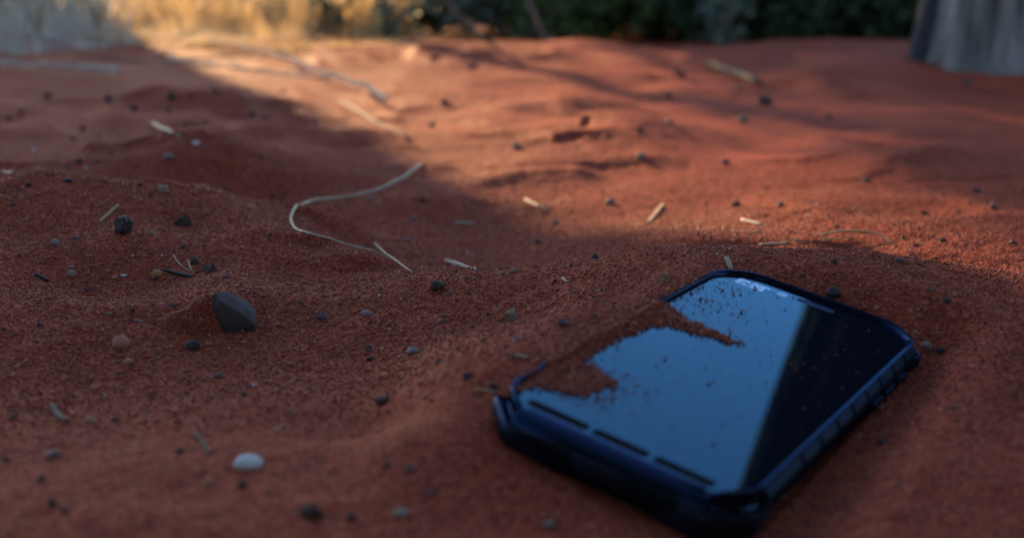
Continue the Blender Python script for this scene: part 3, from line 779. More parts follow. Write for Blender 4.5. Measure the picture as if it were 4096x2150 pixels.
def stone(name, px, py, w, h, code, seed, label, cat, group=None, sink=.38, cuts=9, hi=False, depth=(.50, .88), tilt=0, flatn=.8, rough=.06):
    """px, py: its middle in the photo; w, h its apparent width and height in photo pixels"""
    g = np.random.default_rng(seed)
    p = ground_at(px, py + h * .25)
    k = p[1] / FPX / math.cos(PITCH)
    rx, rz = w * k / 2, h * k / 2
    ry = (rx + rz) / 2 * g.uniform(.8, 1.1)
    rz = max(rz, ry * .42)
    if depth[0] >= .64 or (code in 'OTWYG' and not hi):
        me = stone_mesh(name, (rx * 1.1, ry * 1.05, rz * 1.15), seed, 6, True, .10, depth if depth[0] >= .64 else (.6, .95))
    else:
        me = hull_stone(name, (rx * 1.12, ry * 1.1, rz * 1.22), seed, 11 if w < 30 else 16)
    o = link(name, me, ROCK[code])
    n = ground_normal(p[0], p[1])
    o.rotation_euler = (Matrix.Rotation(math.radians(tilt), 4, 'Y') @ Matrix.Rotation(g.uniform(-.35, .35), 4, 'Z')).to_euler()
    o.location = (p[0], p[1] + ry * .2, p[2] + rz * (1 - 2 * sink))
    tag(o, label, cat, group)
    return o

c4 = lambda x, y: (x / 1.69, 600 + y / 1.69)
c5 = lambda x, y: (1000 + x / 1.69, 600 + y / 1.69)
c6 = lambda x, y: (x / 1.3558, 1300 + y / 1.3558)
c1 = lambda x, y: (1900 + x / 1.1755, 1000 + y / 1.1755)
c8 = lambda x, y: (2000 + x / 1.229, y / 1.229)
c7 = lambda x, y: (x / 1.288, y / 1.288)
SMALL = {'K': ("small blue-black pebble lying on the red sand", "black pebbles scattered on the sand"),
         'P': ("small purple-brown pebble lying on the red sand", "purple-brown pebbles scattered on the sand"),
         'D': ("small dark brown pebble lying on the red sand", "dark brown pebbles scattered on the sand"),
         'R': ("small brick-red pebble lying on the red sand", "red pebbles scattered on the sand"),
         'O': ("small orange pebble lying on the red sand", "orange pebbles scattered on the sand"),
         'T': ("small tan pebble lying on the red sand", "tan pebbles scattered on the sand"),
         'G': ("small pale grey pebble lying on the red sand", "grey pebbles scattered on the sand"),
         'W': ("tiny white chip lying on the red sand", "white chips scattered on the sand")}
PEBBLES = [
 (c4, 1.69, "455,205,60,K 580,205,45,P 712,220,50,K 942,240,38,K 1018,305,40,K 85,370,40,K 190,225,60,K 150,255,25,G 340,415,25,K 655,75,40,P 460,115,40,P 578,118,26,W 268,135,55,O 525,75,50,D 1538,270,45,K 1845,310,45,K 1740,362,35,K 1685,385,45,O 1825,570,35,P 1940,575,25,K 1110,540,40,R 1385,640,35,P 1330,828,32,K 1525,855,42,K 1535,885,30,T 1050,870,40,K 1025,815,22,K 485,790,30,T 580,935,50,P 675,1000,25,K 775,855,42,O 730,815,30,O 800,900,20,K 1595,745,25,P 215,628,35,O 625,780,28,O 1090,712,22,W 1295,680,20,O 895,1080,45,K 1015,1125,25,G 738,1105,30,G 265,1180,60,K 655,1190,28,T 1640,945,55,R 1770,990,25,P 20,1205,50,D 1170,1045,45,D 430,1040,24,G 150,930,34,O 660,925,30,O 130,710,40,P 60,540,26,K"),
 (c5, 1.69, "1165,225,45,P 1165,340,45,K 1345,890,30,P 1480,968,45,P 1705,835,40,G 1470,865,30,P 710,960,32,O 1065,872,20,T 910,875,22,K 340,1025,40,D 355,1048,36,P 1295,1155,55,G 1318,1115,35,R 1270,1205,25,G 1885,1075,28,O 1805,1275,45,D 795,1330,45,K 1090,1345,60,G 1110,460,45,G 1055,605,45,G 1945,618,40,K 1765,660,25,R 355,475,45,T 615,675,30,G 1692,785,30,P 415,765,20,G 610,1018,22,K 85,1100,22,K 1500,1165,20,G 1100,975,18,K 875,980,20,W 1530,1055,26,P 820,330,36,G 430,290,40,P"),
 (c6, 1.3558, "695,195,55,O 650,255,42,K 1180,275,60,P 1995,130,42,K 2002,185,40,K 2240,145,65,G 2375,195,45,P 2535,280,65,D 1375,325,30,W 1325,375,45,D 450,575,35,O 625,510,40,P 215,835,50,K 285,960,55,K 355,1005,50,K 1140,850,75,O 1310,865,65,D 1905,1040,70,K 2175,1010,80,G 1500,565,50,O 2225,775,65,P 2335,905,50,P 2090,755,60,D 1070,545,32,K 1145,400,30,K 485,515,65,O 75,490,45,P 1330,185,22,K 1390,185,26,K 1130,100,30,O 875,390,36,K 1015,365,30,K 1560,480,30,P 970,680,60,D 30,720,50,D 2285,315,34,K"),
 (c1, 1.1755, "560,35,55,K 595,183,28,D 568,215,40,P 655,248,24,K 565,305,32,K 255,280,20,O 418,345,50,P 197,415,42,G 172,500,30,P 85,640,45,K 1685,55,40,D 1537,118,26,D 1748,28,30,P 2003,48,50,P 2095,65,40,P 2220,235,45,D 2187,470,60,K 1918,900,50,P 2070,385,25,O 1890,270,25,O 855,148,22,K 375,145,24,P 350,1290,60,G 2310,600,30,D 2250,740,36,P"),
 (c8, 1.229, "825,465,45,P 835,595,45,P 1195,590,50,T 690,645,45,D 695,765,50,T 1160,1005,50,D 1330,735,35,P 1615,570,45,P 1165,435,40,P 545,995,50,G 295,985,30,D 270,1090,30,T 185,1190,35,K 1658,1112,30,K 2085,1045,40,K 2345,935,50,P 2430,1015,55,P 2315,995,30,K 2290,405,60,P 1980,1165,35,K 2045,1205,30,K 2175,1180,40,P 2520,1190,40,K 2260,1040,30,P 1380,1005,40,P 880,360,60,R 85,720,45,T 1110,800,40,P 1465,1180,26,G 1940,1105,26,D 1800,885,40,G"),
 (c7, 1.288, "565,510,55,P 885,495,55,K 980,490,35,K 875,575,35,K 690,560,65,D 105,577,45,P 40,605,45,P 245,495,45,P 425,660,35,K 375,710,40,K 505,705,30,K 1290,585,50,P 1370,605,40,P 1055,630,35,P 960,637,35,P 1110,465,45,P 1460,465,55,R 2430,340,70,R 2240,300,60,R 1010,735,32,W 665,745,26,K 350,860,30,K 500,830,30,K 440,862,20,W 410,825,36,K 2225,645,40,P 2290,525,45,P 1340,805,30,P 175,775,20,W 25,770,20,G 1280,475,36,T 1620,620,36,T 570,785,30,P"),
]
sd_ = 100
for fn, sc, txt in PEBBLES:
    for item in txt.split():
        x, y, w, code = item.split(','); sd_ += 1
        px, py = fn(float(x), float(y)); w = float(w) / sc
        g = np.random.default_rng(sd_)
        lab, grp = SMALL[code]
        stone("pebble", px, py, w * g.uniform(.95, 1.1), w * g.uniform(.62, .9), code, sd_, lab, "pebble", grp, g.uniform(.25, .42), 7, tilt=g.uniform(-25, 25))

def special(fn, x, y, w, h, sc, code, seed, label, name="rock", cat="rock", **k):
    px, py = fn(x, y)
    return stone(name, px, py, w / sc, h / sc, code, seed, label, cat, **k)
special(c4, 838, 520, 130, 185, 1.69, 'K', 901, "jagged dark grey rock standing upright beside a short straw", hi=True, sink=.22, cuts=12, depth=(.45, .85), rough=.12, tilt=12)
special(c4, 1238, 490, 118, 96, 1.69, 'D', 902, "angular dark maroon rock resting alone high on the sand mound", hi=True, sink=.3, cuts=10, depth=(.55, .85))
special(c4, 1310, 752, 82, 66, 1.69, 'D', 903, "small dark brown rock just above the charred stick", hi=True, sink=.3)
special(c4, 1412, 800, 108, 92, 1.69, 'X', 904, "dark lumpy rock touching the end of the charred stick", hi=True, sink=.28, cuts=10, rough=.12)
special(c4, 1060, 835, 66, 62, 1.69, 'Y', 905, "rounded ochre yellow pebble beside the charred stick", "pebble", "pebble", cuts=5, depth=(.75, .95))
special(c4, 483, 832, 56, 56, 1.69, 'T', 906, "pale pinkish pebble with a smaller one behind it", "pebble", "pebble", cuts=5, depth=(.75, .95))
special(c4, 1020, 560, 48, 44, 1.69, 'T', 907, "pale tan pebble below the maroon rock", "pebble", "pebble")
special(c4, 525, 592, 90, 34, 1.69, 'P', 908, "flat purple stone flake lying on the slope of the mound", "stone_flake", "stone", tilt=10)
special(c4, 375, 632, 62, 44, 1.69, 'G', 909, "pale grey elongated chip tilted on the sand slope", "stone_chip", "stone", tilt=38, sink=.2)
special(c4, 838, 847, 42, 18, 1.69, 'W', 910, "thin white sliver of stone near two orange pebbles", "stone_chip", "stone", sink=.2)
special(c4, 1230, 648, 56, 34, 1.69, 'K', 911, "flat black stone flake above the dark brown rock", "stone_flake", "stone", tilt=-15)
special(c4, 1100, 262, 72, 62, 1.69, 'T', 912, "tan pebble on the crest of the sand mound", "pebble", "pebble", cuts=6)
special(c4, 1142, 48, 88, 66, 1.69, 'G', 913, "pale grey angular stone behind the sand mound", "stone", "stone", hi=True, cuts=8, depth=(.5, .85), sink=.2)
special(c4, 815, 1303, 112, 98, 1.69, 'O', 914, "rounded orange-pink pebble, the largest of its colour", "pebble", "pebble", hi=True, cuts=4, depth=(.8, .95), sink=.25)
special(c4, 1305, 1325, 105, 78, 1.69, 'K', 915, "smooth blue-black pebble in front of the half-buried rock", "pebble", "pebble", hi=True, cuts=5, depth=(.75, .95), sink=.25)
special(c5, 1262, 922, 115, 86, 1.69, 'D', 916, "dark brown pitted rock on the low sand crest", hi=True, cuts=11, depth=(.5, .85), sink=.25, rough=.12)
special(c5, 1350, 972, 52, 42, 1.69, 'R', 917, "dark red pebble in front of the pitted rock", "pebble", "pebble")
special(c5, 1785, 818, 60, 44, 1.69, 'T', 918, "two-toned tan pebble sitting on the crest line", "pebble", "pebble", sink=.2)
special(c5, 490, 1122, 112, 60, 1.69, 'P', 919, "flat purple stone flake lying in the open sand", "stone_flake", "stone", tilt=18, sink=.3)
special(c5, 790, 1097, 95, 44, 1.69, 'G', 920, "flat greyish stone half sunk in the sand", "stone", "stone", sink=.45)
special(c5, 1768, 1122, 100, 122, 1.69, 'T', 921, "pinkish grey lumpy rock standing in the sand left of the phone", hi=True, cuts=9, depth=(.5, .85), sink=.3, rough=.12)
special(c6, 2070, 405, 125, 60, 1.3558, 'D', 922, "flat dark stone lying before the phone's buried corner", "stone", "stone", hi=True, sink=.3)
special(c6, 280, 695, 80, 46, 1.3558, 'G', 923, "blurred pale grey stone in the foreground sand", "stone", "stone")
special(c6, 1340, 748, 160, 84, 1.3558, 'W', 924, "bright white rounded stone lying in the foreground sand", "white_stone", "stone", hi=True, cuts=6, depth=(.65, .95), sink=.25)
special(c6, 1680, 1010, 155, 118, 1.3558, 'D', 925, "large dark brown stone in the foreground sand", "stone", "stone", hi=True, cuts=7, sink=.3)
special(c1, 893, 132, 52, 60, 1.1755, 'T', 926, "pinkish angular stone just beside the phone's upper edge", "stone", "stone", hi=True, cuts=9, depth=(.5, .85), sink=.25)
special(c1, 1685, 205, 66, 54, 1.1755, 'K', 927, "round black pebble resting behind the phone's top edge", "pebble", "pebble", hi=True, cuts=4, depth=(.8, .95), sink=.2)
special(c1, 2120, 455, 58, 56, 1.1755, 'T', 928, "pale pinkish stone touching the phone's upper corner", "stone", "stone", cuts=8, sink=.3)
special(c1, 2140, 182, 50, 26, 1.1755, 'P', 929, "flat purple chip on the slope behind the phone", "stone_chip", "stone")
special(c8, 1300, 495, 92, 66, 1.229, 'D', 930, "dark rust-brown stone below the broad piece of straw", "stone", "stone", cuts=8)

# the half-buried rock: a wedge of ironstone, sand banked over its left side
def big_rock():
    p = ground_at(*c4(1540, 1235)); x0, y0, z0 = p
    pts = [(-4.8, 17.2, 6), (-.9, 17.4, 11), (4.8, 12.8, 13), (7.5, 9.4, 12), (8.2, 7.2, 7), (-1.8, 13.0, 1.6), (8.7, 4.1, 1), (7.7, 0, 1.4), (.7, -.6, .4), (-4.8, 1.4, .2), (-8.6, 4.4, .6),
           (-10, 4, 5), (-7, 12, 7), (-8, -6, 3), (8, -6, 3), (0, -6, 10), (8, -4, 9), (-1, 14, 12), (-6, 8, 11)]
    bm = bmesh.new()
    for u, v, w in pts: bm.verts.new((u * MM * 1.08, w * MM, (v - .25 * w) * MM * .86))
    bmesh.ops.convex_hull(bm, input=bm.verts[:])
    bmesh.ops.delete(bm, geom=[v for v in bm.verts if not v.link_faces], context='VERTS')
    bmesh.ops.bevel(bm, geom=bm.edges[:] + bm.verts[:], offset=.00025, segments=2, affect='EDGES', profile=.5)
    bmesh.ops.triangulate(bm, faces=bm.faces[:])
    bmesh.ops.subdivide_edges(bm, edges=[e for e in bm.edges if e.calc_length() > .0018], cuts=3, use_grid_fill=True)
    bmesh.ops.triangulate(bm, faces=bm.faces[:])
    co = np.array([v.co[:] for v in bm.verts]) * 1000
    nz = .45 * fbm(co[:, 0] * .35 + co[:, 1] * .2, co[:, 2] * .35 + co[:, 1] * .25, 77, 3) + .22 * noise2(co[:, 0] * 1.1 + co[:, 1], co[:, 2] * 1.1, 79)
    bm.normal_update()
    for v, d in zip(bm.verts, nz): v.co += v.normal * float(d) * MM
    me = bpy.data.meshes.new("rock"); bm.to_mesh(me); bm.free()
    me.polygons.foreach_set("use_smooth", np.ones(len(me.polygons), bool)); me.set_sharp_from_angle(angle=math.radians(30))
    o = link("rock", me, ROCK['X']); o.location = (x0, y0, z0)
    tag(o, "large wedge-shaped ironstone rock half buried in a heap of sand", "rock")
    # sand heaped against its left flank
    U, Wd = np.meshgrid(np.linspace(-26, 6, 110), np.linspace(-14, 22, 110))
    wx, wy = x0 + U * MM, y0 + Wd * MM
    du, dw = U + 6.6, Wd - 4.6
    dist = np.where(du < 0, np.abs(du) * .60, np.abs(du) * 1.9) ** 2 + np.where(dw < 0, np.abs(dw) * 1.35, np.abs(dw) * .8) ** 2
    h = (13.2 - np.sqrt(dist + 1.2) * 1.1) * sstep(2.5, -2.5, U - .35 * np.maximum(Wd, -6))
    h = h + 1.0 * fbm(U * .25, Wd * .25, 81, 2) * sstep(-1, 3, h)
    g0 = gz(wx, wy)
    soft = np.log1p(np.exp(np.clip(h * 1.2, -30, 30))) / 1.2
    z = np.where(h < -2.5, g0 - .0015, np.maximum(z0 - .0006, g0 - .0012) * 0 + g0 - .0006 + soft * MM) + .00012 * noise2(wx * 900, wy * 900, 82)
    ix = np.arange(U.size).reshape(U.shape)
    f = np.stack([ix[:-1, :-1], ix[:-1, 1:], ix[1:, 1:], ix[1:, :-1]], -1).reshape(-1, 4)
    hp = link("sand_heap", mesh_np("sand_heap", np.stack([wx, wy, z], -1).reshape(-1, 3), f, True), M_SAND)
    tag(hp, "heap of red sand banked against the wedge-shaped rock", "sand", kind="stuff")
    n = 4200
    a, b = rng.integers(1, 109, n), rng.integers(1, 109, n)
    Pg = np.stack([wx[a, b] + rng.uniform(-.00015, .00015, n), wy[a, b] + rng.uniform(-.00015, .00015, n), z[a, b] + .00008], -1)
    sz = np.clip(rng.lognormal(math.log(.00040), .3, n), .0002, .0009)
    kp = h[a, b] > .3
    tag(link("heap_grains", grains_mesh("heap_grains", Pg[kp], sz[kp], grain_values(int(kp.sum()))), M_GRAIN), "coarse grains on the sand heap against the rock", "sand", kind="stuff")
big_rock()

# ------------------------------------------------------------------ straws, stalks and twigs on the sand
def smooth_path(pts, n):
    pts = np.asarray(pts, float)
    d = np.r_[0, np.cumsum(np.linalg.norm(np.diff(pts, axis=0), axis=1))]
    t = np.linspace(0, d[-1], n)
    # Catmull-Rom through the points
    out = []
    for s in t:
        i = min(max(np.searchsorted(d, s) - 1, 0), len(pts) - 2)
        f = (s - d[i]) / max(d[i + 1] - d[i], 1e-9)
        p0, p1, p2, p3 = pts[max(i - 1, 0)], pts[i], pts[i + 1], pts[min(i + 2, len(pts) - 1)]
        out.append(.5 * ((2 * p1) + (p2 - p0) * f + (2 * p0 - 5 * p1 + 4 * p2 - p3) * f ** 2 + (3 * p1 - p0 - 3 * p2 + p3) * f ** 3))
    return np.array(out)
def tube(P, R, sides=7, squash=1.0):
    P = np.asarray(P, float); n = len(P); R = np.broadcast_to(np.asarray(R, float), (n,))
    T = np.gradient(P, axis=0); T /= np.linalg.norm(T, axis=1)[:, None] + 1e-12
    up = np.array([0, 0, 1.0])
    V, F = [], []
    for i in range(n):
        a = np.cross(T[i], up)
        if np.linalg.norm(a) < 1e-3: a = np.cross(T[i], [0, 1.0, 0])
        a /= np.linalg.norm(a); b = np.cross(a, T[i])
        for k in range(sides):
            w = 2 * math.pi * k / sides
            V.append(P[i] + R[i] * (math.cos(w) * a + squash * math.sin(w) * b))
    for i in range(n - 1):
        for k in range(sides):
            j = (k + 1) % sides
            F.append((i * sides + k, i * sides + j, (i + 1) * sides + j, (i + 1) * sides + k))
    return V, F + [tuple(range(sides))[::-1], tuple((n - 1) * sides + k for k in range(sides))]
def straw(name, fn, pts, wpx, sc, mat, label, cat="straw", group=None, lift=.4, n=None, rad=None, squash=.6, raise_mm=None):
    """a stalk lying on the ground along photo points, wpx its apparent thickness"""
    W = []
    prev = None
    for q in pts:
        p = ground_at(*fn(*q)); W.append(p)
    W = np.array(W)
    # keep the stalk's distance smooth where the ground dips
    if len(pts) > 3:
        Ys = W[:, 1].copy()
        for _ in range(8): Ys[1:-1] = np.minimum(Ys[1:-1], .25 * Ys[:-2] + .5 * Ys[1:-1] + .25 * Ys[2:])
        W = np.array([at(*fn(*q), Yq) for q, Yq in zip(pts, Ys)])
    n = n or max(6, 5 * len(pts))
    Pth = smooth_path(W, n)
    r = wpx / sc * Pth[:, 1] / FPX / 2
    g = gz(Pth[:, 0], Pth[:, 1])
    up = np.maximum(g - r * .3 - Pth[:, 2], 0)
    for _ in range(max(2, n // 8)): up[1:-1] = np.maximum(up[1:-1], .5 * (up[:-2] + up[2:]))
    Pth[:, 2] = Pth[:, 2] + up + r * lift
    if raise_mm is not None: Pth[:, 2] += np.interp(np.linspace(0, 1, n), np.linspace(0, 1, len(raise_mm)), raise_mm) * MM
    if rad is not None: r = r * np.interp(np.linspace(0, 1, n), np.linspace(0, 1, len(rad)), rad)
    V, F = tube(Pth, r, 7, squash)
    o = link(name, mesh_py(name, V, F, True), mat)
    return tag(o, label, cat, group)
straw("grass_stalk", c5, [(1155, 100), (1100, 140), (1020, 200), (920, 250), (800, 290), (700, 312), (560, 328), (440, 340), (370, 365), (310, 405), (280, 450), (285, 500), (320, 545), (400, 580), (520, 612), (660, 645), (830, 685), (920, 735)], 23, 1.69, M_STRAW_PALE,
      "long pale grass stalk curling in an S across the sand hollow", "grass stalk", n=110, rad=[1.05, 1.1, 1.0, .95, .9, .85, .8], squash=.8)
straw("straw", c5, [(845, 660), (930, 722), (1010, 775), (1095, 830)], 15, 1.69, M_STRAW_PALE, "short straight straw crossing the tip of the curled stalk", rad=[1, 1, 1, .8], raise_mm=[2.5, 1, 1, .3])
straw("twig", c5, [(1325, 752), (1400, 772), (1470, 795), (1530, 815)], 30, 1.69, M_TWIG, "grey jointed twig with a pale knob at one end", "twig", rad=[.75, 1.0, .75, .5, .35], squash=1)
straw("straw", c5, [(1385, 495), (1515, 500)], 26, 1.69, M_STRAW_PALE, "short thick piece of straw lying in the bottom of the hollow", n=6)
straw("straw", c5, [(1860, 335), (2000, 410)], 22, 1.69, M_STRAW_PALE, "short straw at the edge of the sunlit strip", n=6)
straw("straw", c5, [(1465, 697), (1520, 725)], 16, 1.69, M_STRAW, "tiny straw chip near the jointed twig", n=5)
straw("straw", c4, [(672, 492), (735, 443), (800, 395)], 19, 1.69, M_STRAW, "short cut straw leaning beside the jagged rock", n=8, squash=.9, raise_mm=[.2, .8, 1.5])
straw("charred_stick", c4, [(1112, 812), (1180, 832), (1250, 848), (1312, 858)], 30, 1.69, M_BLACK_WOOD, "short black charred stick lying on the sand", "stick", rad=[.8, 1, 1, .8], squash=.8)
straw("straw", c4, [(1175, 762), (1195, 790), (1235, 818), (1288, 845)], 8, 1.69, M_STRAW_PALE, "thin curved straw leaning on the charred stick", raise_mm=[3.5, 3, 2, 1.5])
straw("straw", c4, [(1272, 792), (1300, 845)], 9, 1.69, M_STRAW_PALE, "very short thin straw leaning on the charred stick", n=5, raise_mm=[3, 1.5])
straw("straw", c4, [(-40, 212), (20, 178), (82, 142)], 13, 1.69, M_STRAW_PALE, "pale straw crossed over another behind the mound", n=8)
straw("straw", c4, [(15, 145), (70, 160), (122, 182)], 11, 1.69, M_STRAW_PALE, "pale straw crossed under another behind the mound", n=8)
straw("stick", c4, [(236, 848), (280, 868), (326, 892)], 36, 1.69, M_BLACK_WOOD, "stubby purple-black stick fragment on the mound's foot", "stick", n=7, rad=[.7, 1, .8], squash=.9)
straw("twig", c4, [(905, 1150), (970, 1160)], 18, 1.69, M_TWIG, "short grey twig left of the half-buried rock", "twig", n=5)
straw("straw", c8, [(728, 1100), (800, 1010)], 20, 1.229, M_STRAW, "golden straw lying across the sunlit slope", n=6)
straw("straw", c8, [(1575, 1168), (1700, 1158), (1830, 1162), (1885, 1174), (1918, 1200)], 20, 1.229, M_STRAW, "long bent golden straw lying behind the phone", rad=[1, 1, 1, .8, .5], raise_mm=[1, 2, 2, 1.2, 0])
straw("straw", c8, [(1582, 1186), (1680, 1184), (1760, 1176)], 11, 1.229, M_STRAW, "thin golden strand beside the long bent straw", n=9, raise_mm=[.5, 1, 1.5])
straw("straw", c8, [(1275, 1205), (1350, 1200), (1425, 1194)], 17, 1.229, M_STRAW_PALE, "faded straw pointing at the long bent straw", n=7)
straw("straw", c8, [(1185, 1140), (1285, 1148)], 17, 1.229, M_STRAW, "small straw fragment on the sunlit sand", n=5)
straw("straw", c8, [(1190, 1082), (1290, 1105)], 20, 1.229, M_TWIG, "dull grey straw fragment at the foot of the dune ridge", n=5)
straw("straw", c8, [(1030, 325), (1150, 362), (1275, 412)], 46, 1.229, M_TWIG_DARK, "broad tan piece of straw lying on the far sand", n=8)
straw("straw", c7, [(790, 638), (860, 680), (925, 705)], 22, 1.288, M_STRAW_PALE, "short curved straw in the shade before the seed heads", n=9)
straw("twig", c7, [(1740, 520), (1870, 590), (1950, 645), (2110, 725)], 26, 1.288, M_TWIG_DARK, "long grey twig in the sunlit strip", "twig", rad=[.6, 1, 1, .7])
straw("grass_stalk", c7, [(40, 238), (400, 285), (700, 330), (870, 325), (1050, 305), (1170, 300), (1240, 345), (1320, 372)], 16, 1.288, M_TWIG_DARK, "long thin grass stem running from shade into sunlight", "grass stem", n=50)
straw("twig", c6, [(285, 440), (320, 495), (370, 525)], 36, 1.3558, M_TWIG_DARK, "blurred grey bent twig in the foreground sand", "twig", n=9)
straw("straw", c6, [(1060, 590), (1100, 640), (1145, 700)], 26, 1.3558, M_TWIG_DARK, "blurred tan straw in the foreground sand", n=8)
straw("straw", c1, [(195, 500), (222, 507), (248, 512)], 18, 1.1755, M_STRAW_PALE, "small pale splinter on the sand beside the phone", n=6, raise_mm=[.3, .6, .3])
straw("straw", c1, [(0, 655), (60, 662), (105, 668)], 18, 1.1755, M_STRAW, "short straw touching the phone's near corner", n=6)
straw("straw", c1, [(1180, 68), (1205, 95)], 24, 1.1755, M_STRAW_PALE, "stub of pale straw behind the phone's chamfered corner", n=5, raise_mm=[2.5, 0])
straw("straw", c1, [(575, 190), (610, 180)], 9, 1.1755, M_STRAW_PALE, "thin splinter near the phone's upper edge", n=5)
straw("straw", c1, [(412, 132), (436, 152)], 13, 1.1755, M_STRAW_PALE, "small pale splinter on the low crest", n=5)

def seed_head(fn, pts, sc, label, wpx, dens=26):
    W = smooth_path(np.array([ground_at(*fn(*q)) for q in pts]), 40)
    W[:, 2] = np.maximum(W[:, 2], gz(W[:, 0], W[:, 1])) + .011
    root = bpy.data.objects.new("seed_head", None); col.objects.link(root); root.location = W[0]; root.empty_display_size = .02
    base = W[0].copy()
    V, F = tube(W - base, .0012, 5)
    link("stem", mesh_py("stem", V, F, True), M_STRAW_PALE, root)
    L = np.linalg.norm(np.diff(W, axis=0), axis=1).sum()
    rad = wpx / sc * W[:, 1].mean() / FPX / 2
    V, F = [], []
    for i in range(int(L / .01 * dens * .3)):
        t = rng.uniform(0, 39); k = min(int(t), 38); p = W[k] + (W[k + 1] - W[k]) * (t - k) - base
        d = rng.normal(size=3); d[2] = abs(d[2]); d += 1.2 * (W[k + 1] - W[k]) / np.linalg.norm(W[k + 1] - W[k]); d /= np.linalg.norm(d)
        ln = rad * rng.uniform(.9, 1.8); s = np.cross(d, rng.normal(size=3)); s /= np.linalg.norm(s); u = np.cross(s, d)
        w = ln * .26; b = len(V)
        V += [p, p + d * ln * .5 + s * w, p + d * ln * .5 - s * w * .5 + u * w * .8, p + d * ln * .5 - s * w * .5 - u * w * .8, p + d * ln]
        F += [(b, b + 1, b + 2), (b, b + 2, b + 3), (b, b + 3, b + 1), (b + 4, b + 2, b + 1), (b + 4, b + 3, b + 2), (b + 4, b + 1, b + 3)]
    tag(link("spikelets", mesh_py("spikelets", V, F), M_SEED, root), kind="stuff")
    return tag(root, label, "seed head")
seed_head(c7, [(-120, 352), (0, 366), (200, 380), (400, 392), (610, 412)], 1.288, "fluffy whitish grass seed head lying in the shade", 44, 40)
seed_head(c7, [(860, 345), (1000, 362), (1200, 390), (1420, 420), (1700, 442)], 1.288, "feathery grass seed head lying flat in the sunlit strip", 30)
seed_head(c7, [(1050, 240), (1230, 275), (1430, 320), (1650, 410), (1820, 470), (1990, 562)], 1.288, "long drooping grass seed head ending on the sunlit sand", 32)
seed_head(c7, [(130, 170), (220, 195), (300, 225)], 1.288, "short pale seed head fallen at the foot of the shaded grass", 36)

# ------------------------------------------------------------------ dry grass behind
def blades(root, n, h, spread, mat, seed, lean=(0, 0), width=.0035, arch=.7, rise=1.0):
    g = np.random.default_rng(seed)
    V, F = [], []
    for i in range(n):
        a = g.uniform(0, 2 * math.pi); r = spread * math.sqrt(g.random()) * .35
        x0, y0 = r * math.cos(a), r * math.sin(a)
        L = h * g.uniform(.5, 1.15); out = g.uniform(.1, arch) * L
        dx, dy = math.cos(a) * out + lean[0] * L, math.sin(a) * out + lean[1] * L
        w = width * g.uniform(.6, 1.4); sx, sy = -math.sin(a + g.uniform(-1, 1)), math.cos(a + g.uniform(-1, 1))
        b = len(V); m = 5
        for k in range(m + 1):
            t = k / m; z = L * rise * (t - .42 * t * t * (out / L + .3)); ww = w * (1 - t * .85)
            x, y = x0 + dx * t * t, y0 + dy * t * t
            V += [(x - sx * ww, y - sy * ww, z), (x + sx * ww, y + sy * ww, z)]
        F += [(b + 2 * k, b + 2 * k + 1, b + 2 * k + 3, b + 2 * k + 2) for k in range(m)]
    return tag(link("blades", mesh_py("blades", V, F), mat, root), kind="stuff")
def tussock(x, y, h, spread, n, mat, seed, label, group, lean=(0, 0), stems=0, arch=.7, rise=1.0):
    root = bpy.data.objects.new("grass_tussock", None); col.objects.link(root); root.empty_display_size = .05
    root.location = (x, y, float(gz(x, y)) - .004)
    blades(root, n, h, spread, mat, seed, lean, arch=arch, rise=rise)
    g = np.random.default_rng(seed + 1)
    for i in range(stems):
        a = g.uniform(0, 2 * math.pi); L = h * g.uniform(1.1, 1.7); o = g.uniform(.2, .9) * L
        P_ = np.array([(math.cos(a) * o * t * t, math.sin(a) * o * t * t, L * (t - .3 * t * t)) for t in np.linspace(0, 1, 8)])
        V, F = tube(P_, np.linspace(.003, .0015, 8), 5)
        link("flower_stem", mesh_py("flower_stem", V, F, True), M_STRAW, root)
    return tag(root, label, "grass", group)
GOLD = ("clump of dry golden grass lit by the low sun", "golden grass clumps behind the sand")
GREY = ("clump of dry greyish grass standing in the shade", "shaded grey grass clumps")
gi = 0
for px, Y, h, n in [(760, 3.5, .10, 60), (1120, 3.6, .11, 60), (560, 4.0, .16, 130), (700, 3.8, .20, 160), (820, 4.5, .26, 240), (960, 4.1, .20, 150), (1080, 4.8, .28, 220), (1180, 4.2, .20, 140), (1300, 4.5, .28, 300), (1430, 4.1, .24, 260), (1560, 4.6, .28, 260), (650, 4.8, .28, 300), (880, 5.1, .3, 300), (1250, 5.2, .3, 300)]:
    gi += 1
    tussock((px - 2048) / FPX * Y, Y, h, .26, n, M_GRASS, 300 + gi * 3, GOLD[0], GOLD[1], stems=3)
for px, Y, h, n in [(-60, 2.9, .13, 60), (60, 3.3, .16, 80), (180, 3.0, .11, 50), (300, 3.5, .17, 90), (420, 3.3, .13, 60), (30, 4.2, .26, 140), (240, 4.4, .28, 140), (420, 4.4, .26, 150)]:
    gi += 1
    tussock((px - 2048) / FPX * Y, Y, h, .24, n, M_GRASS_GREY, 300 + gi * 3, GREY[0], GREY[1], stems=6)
FALL = ("fallen tuft of golden grass sprawled over the sunlit sand crest", "fallen golden tufts on the sand crest")
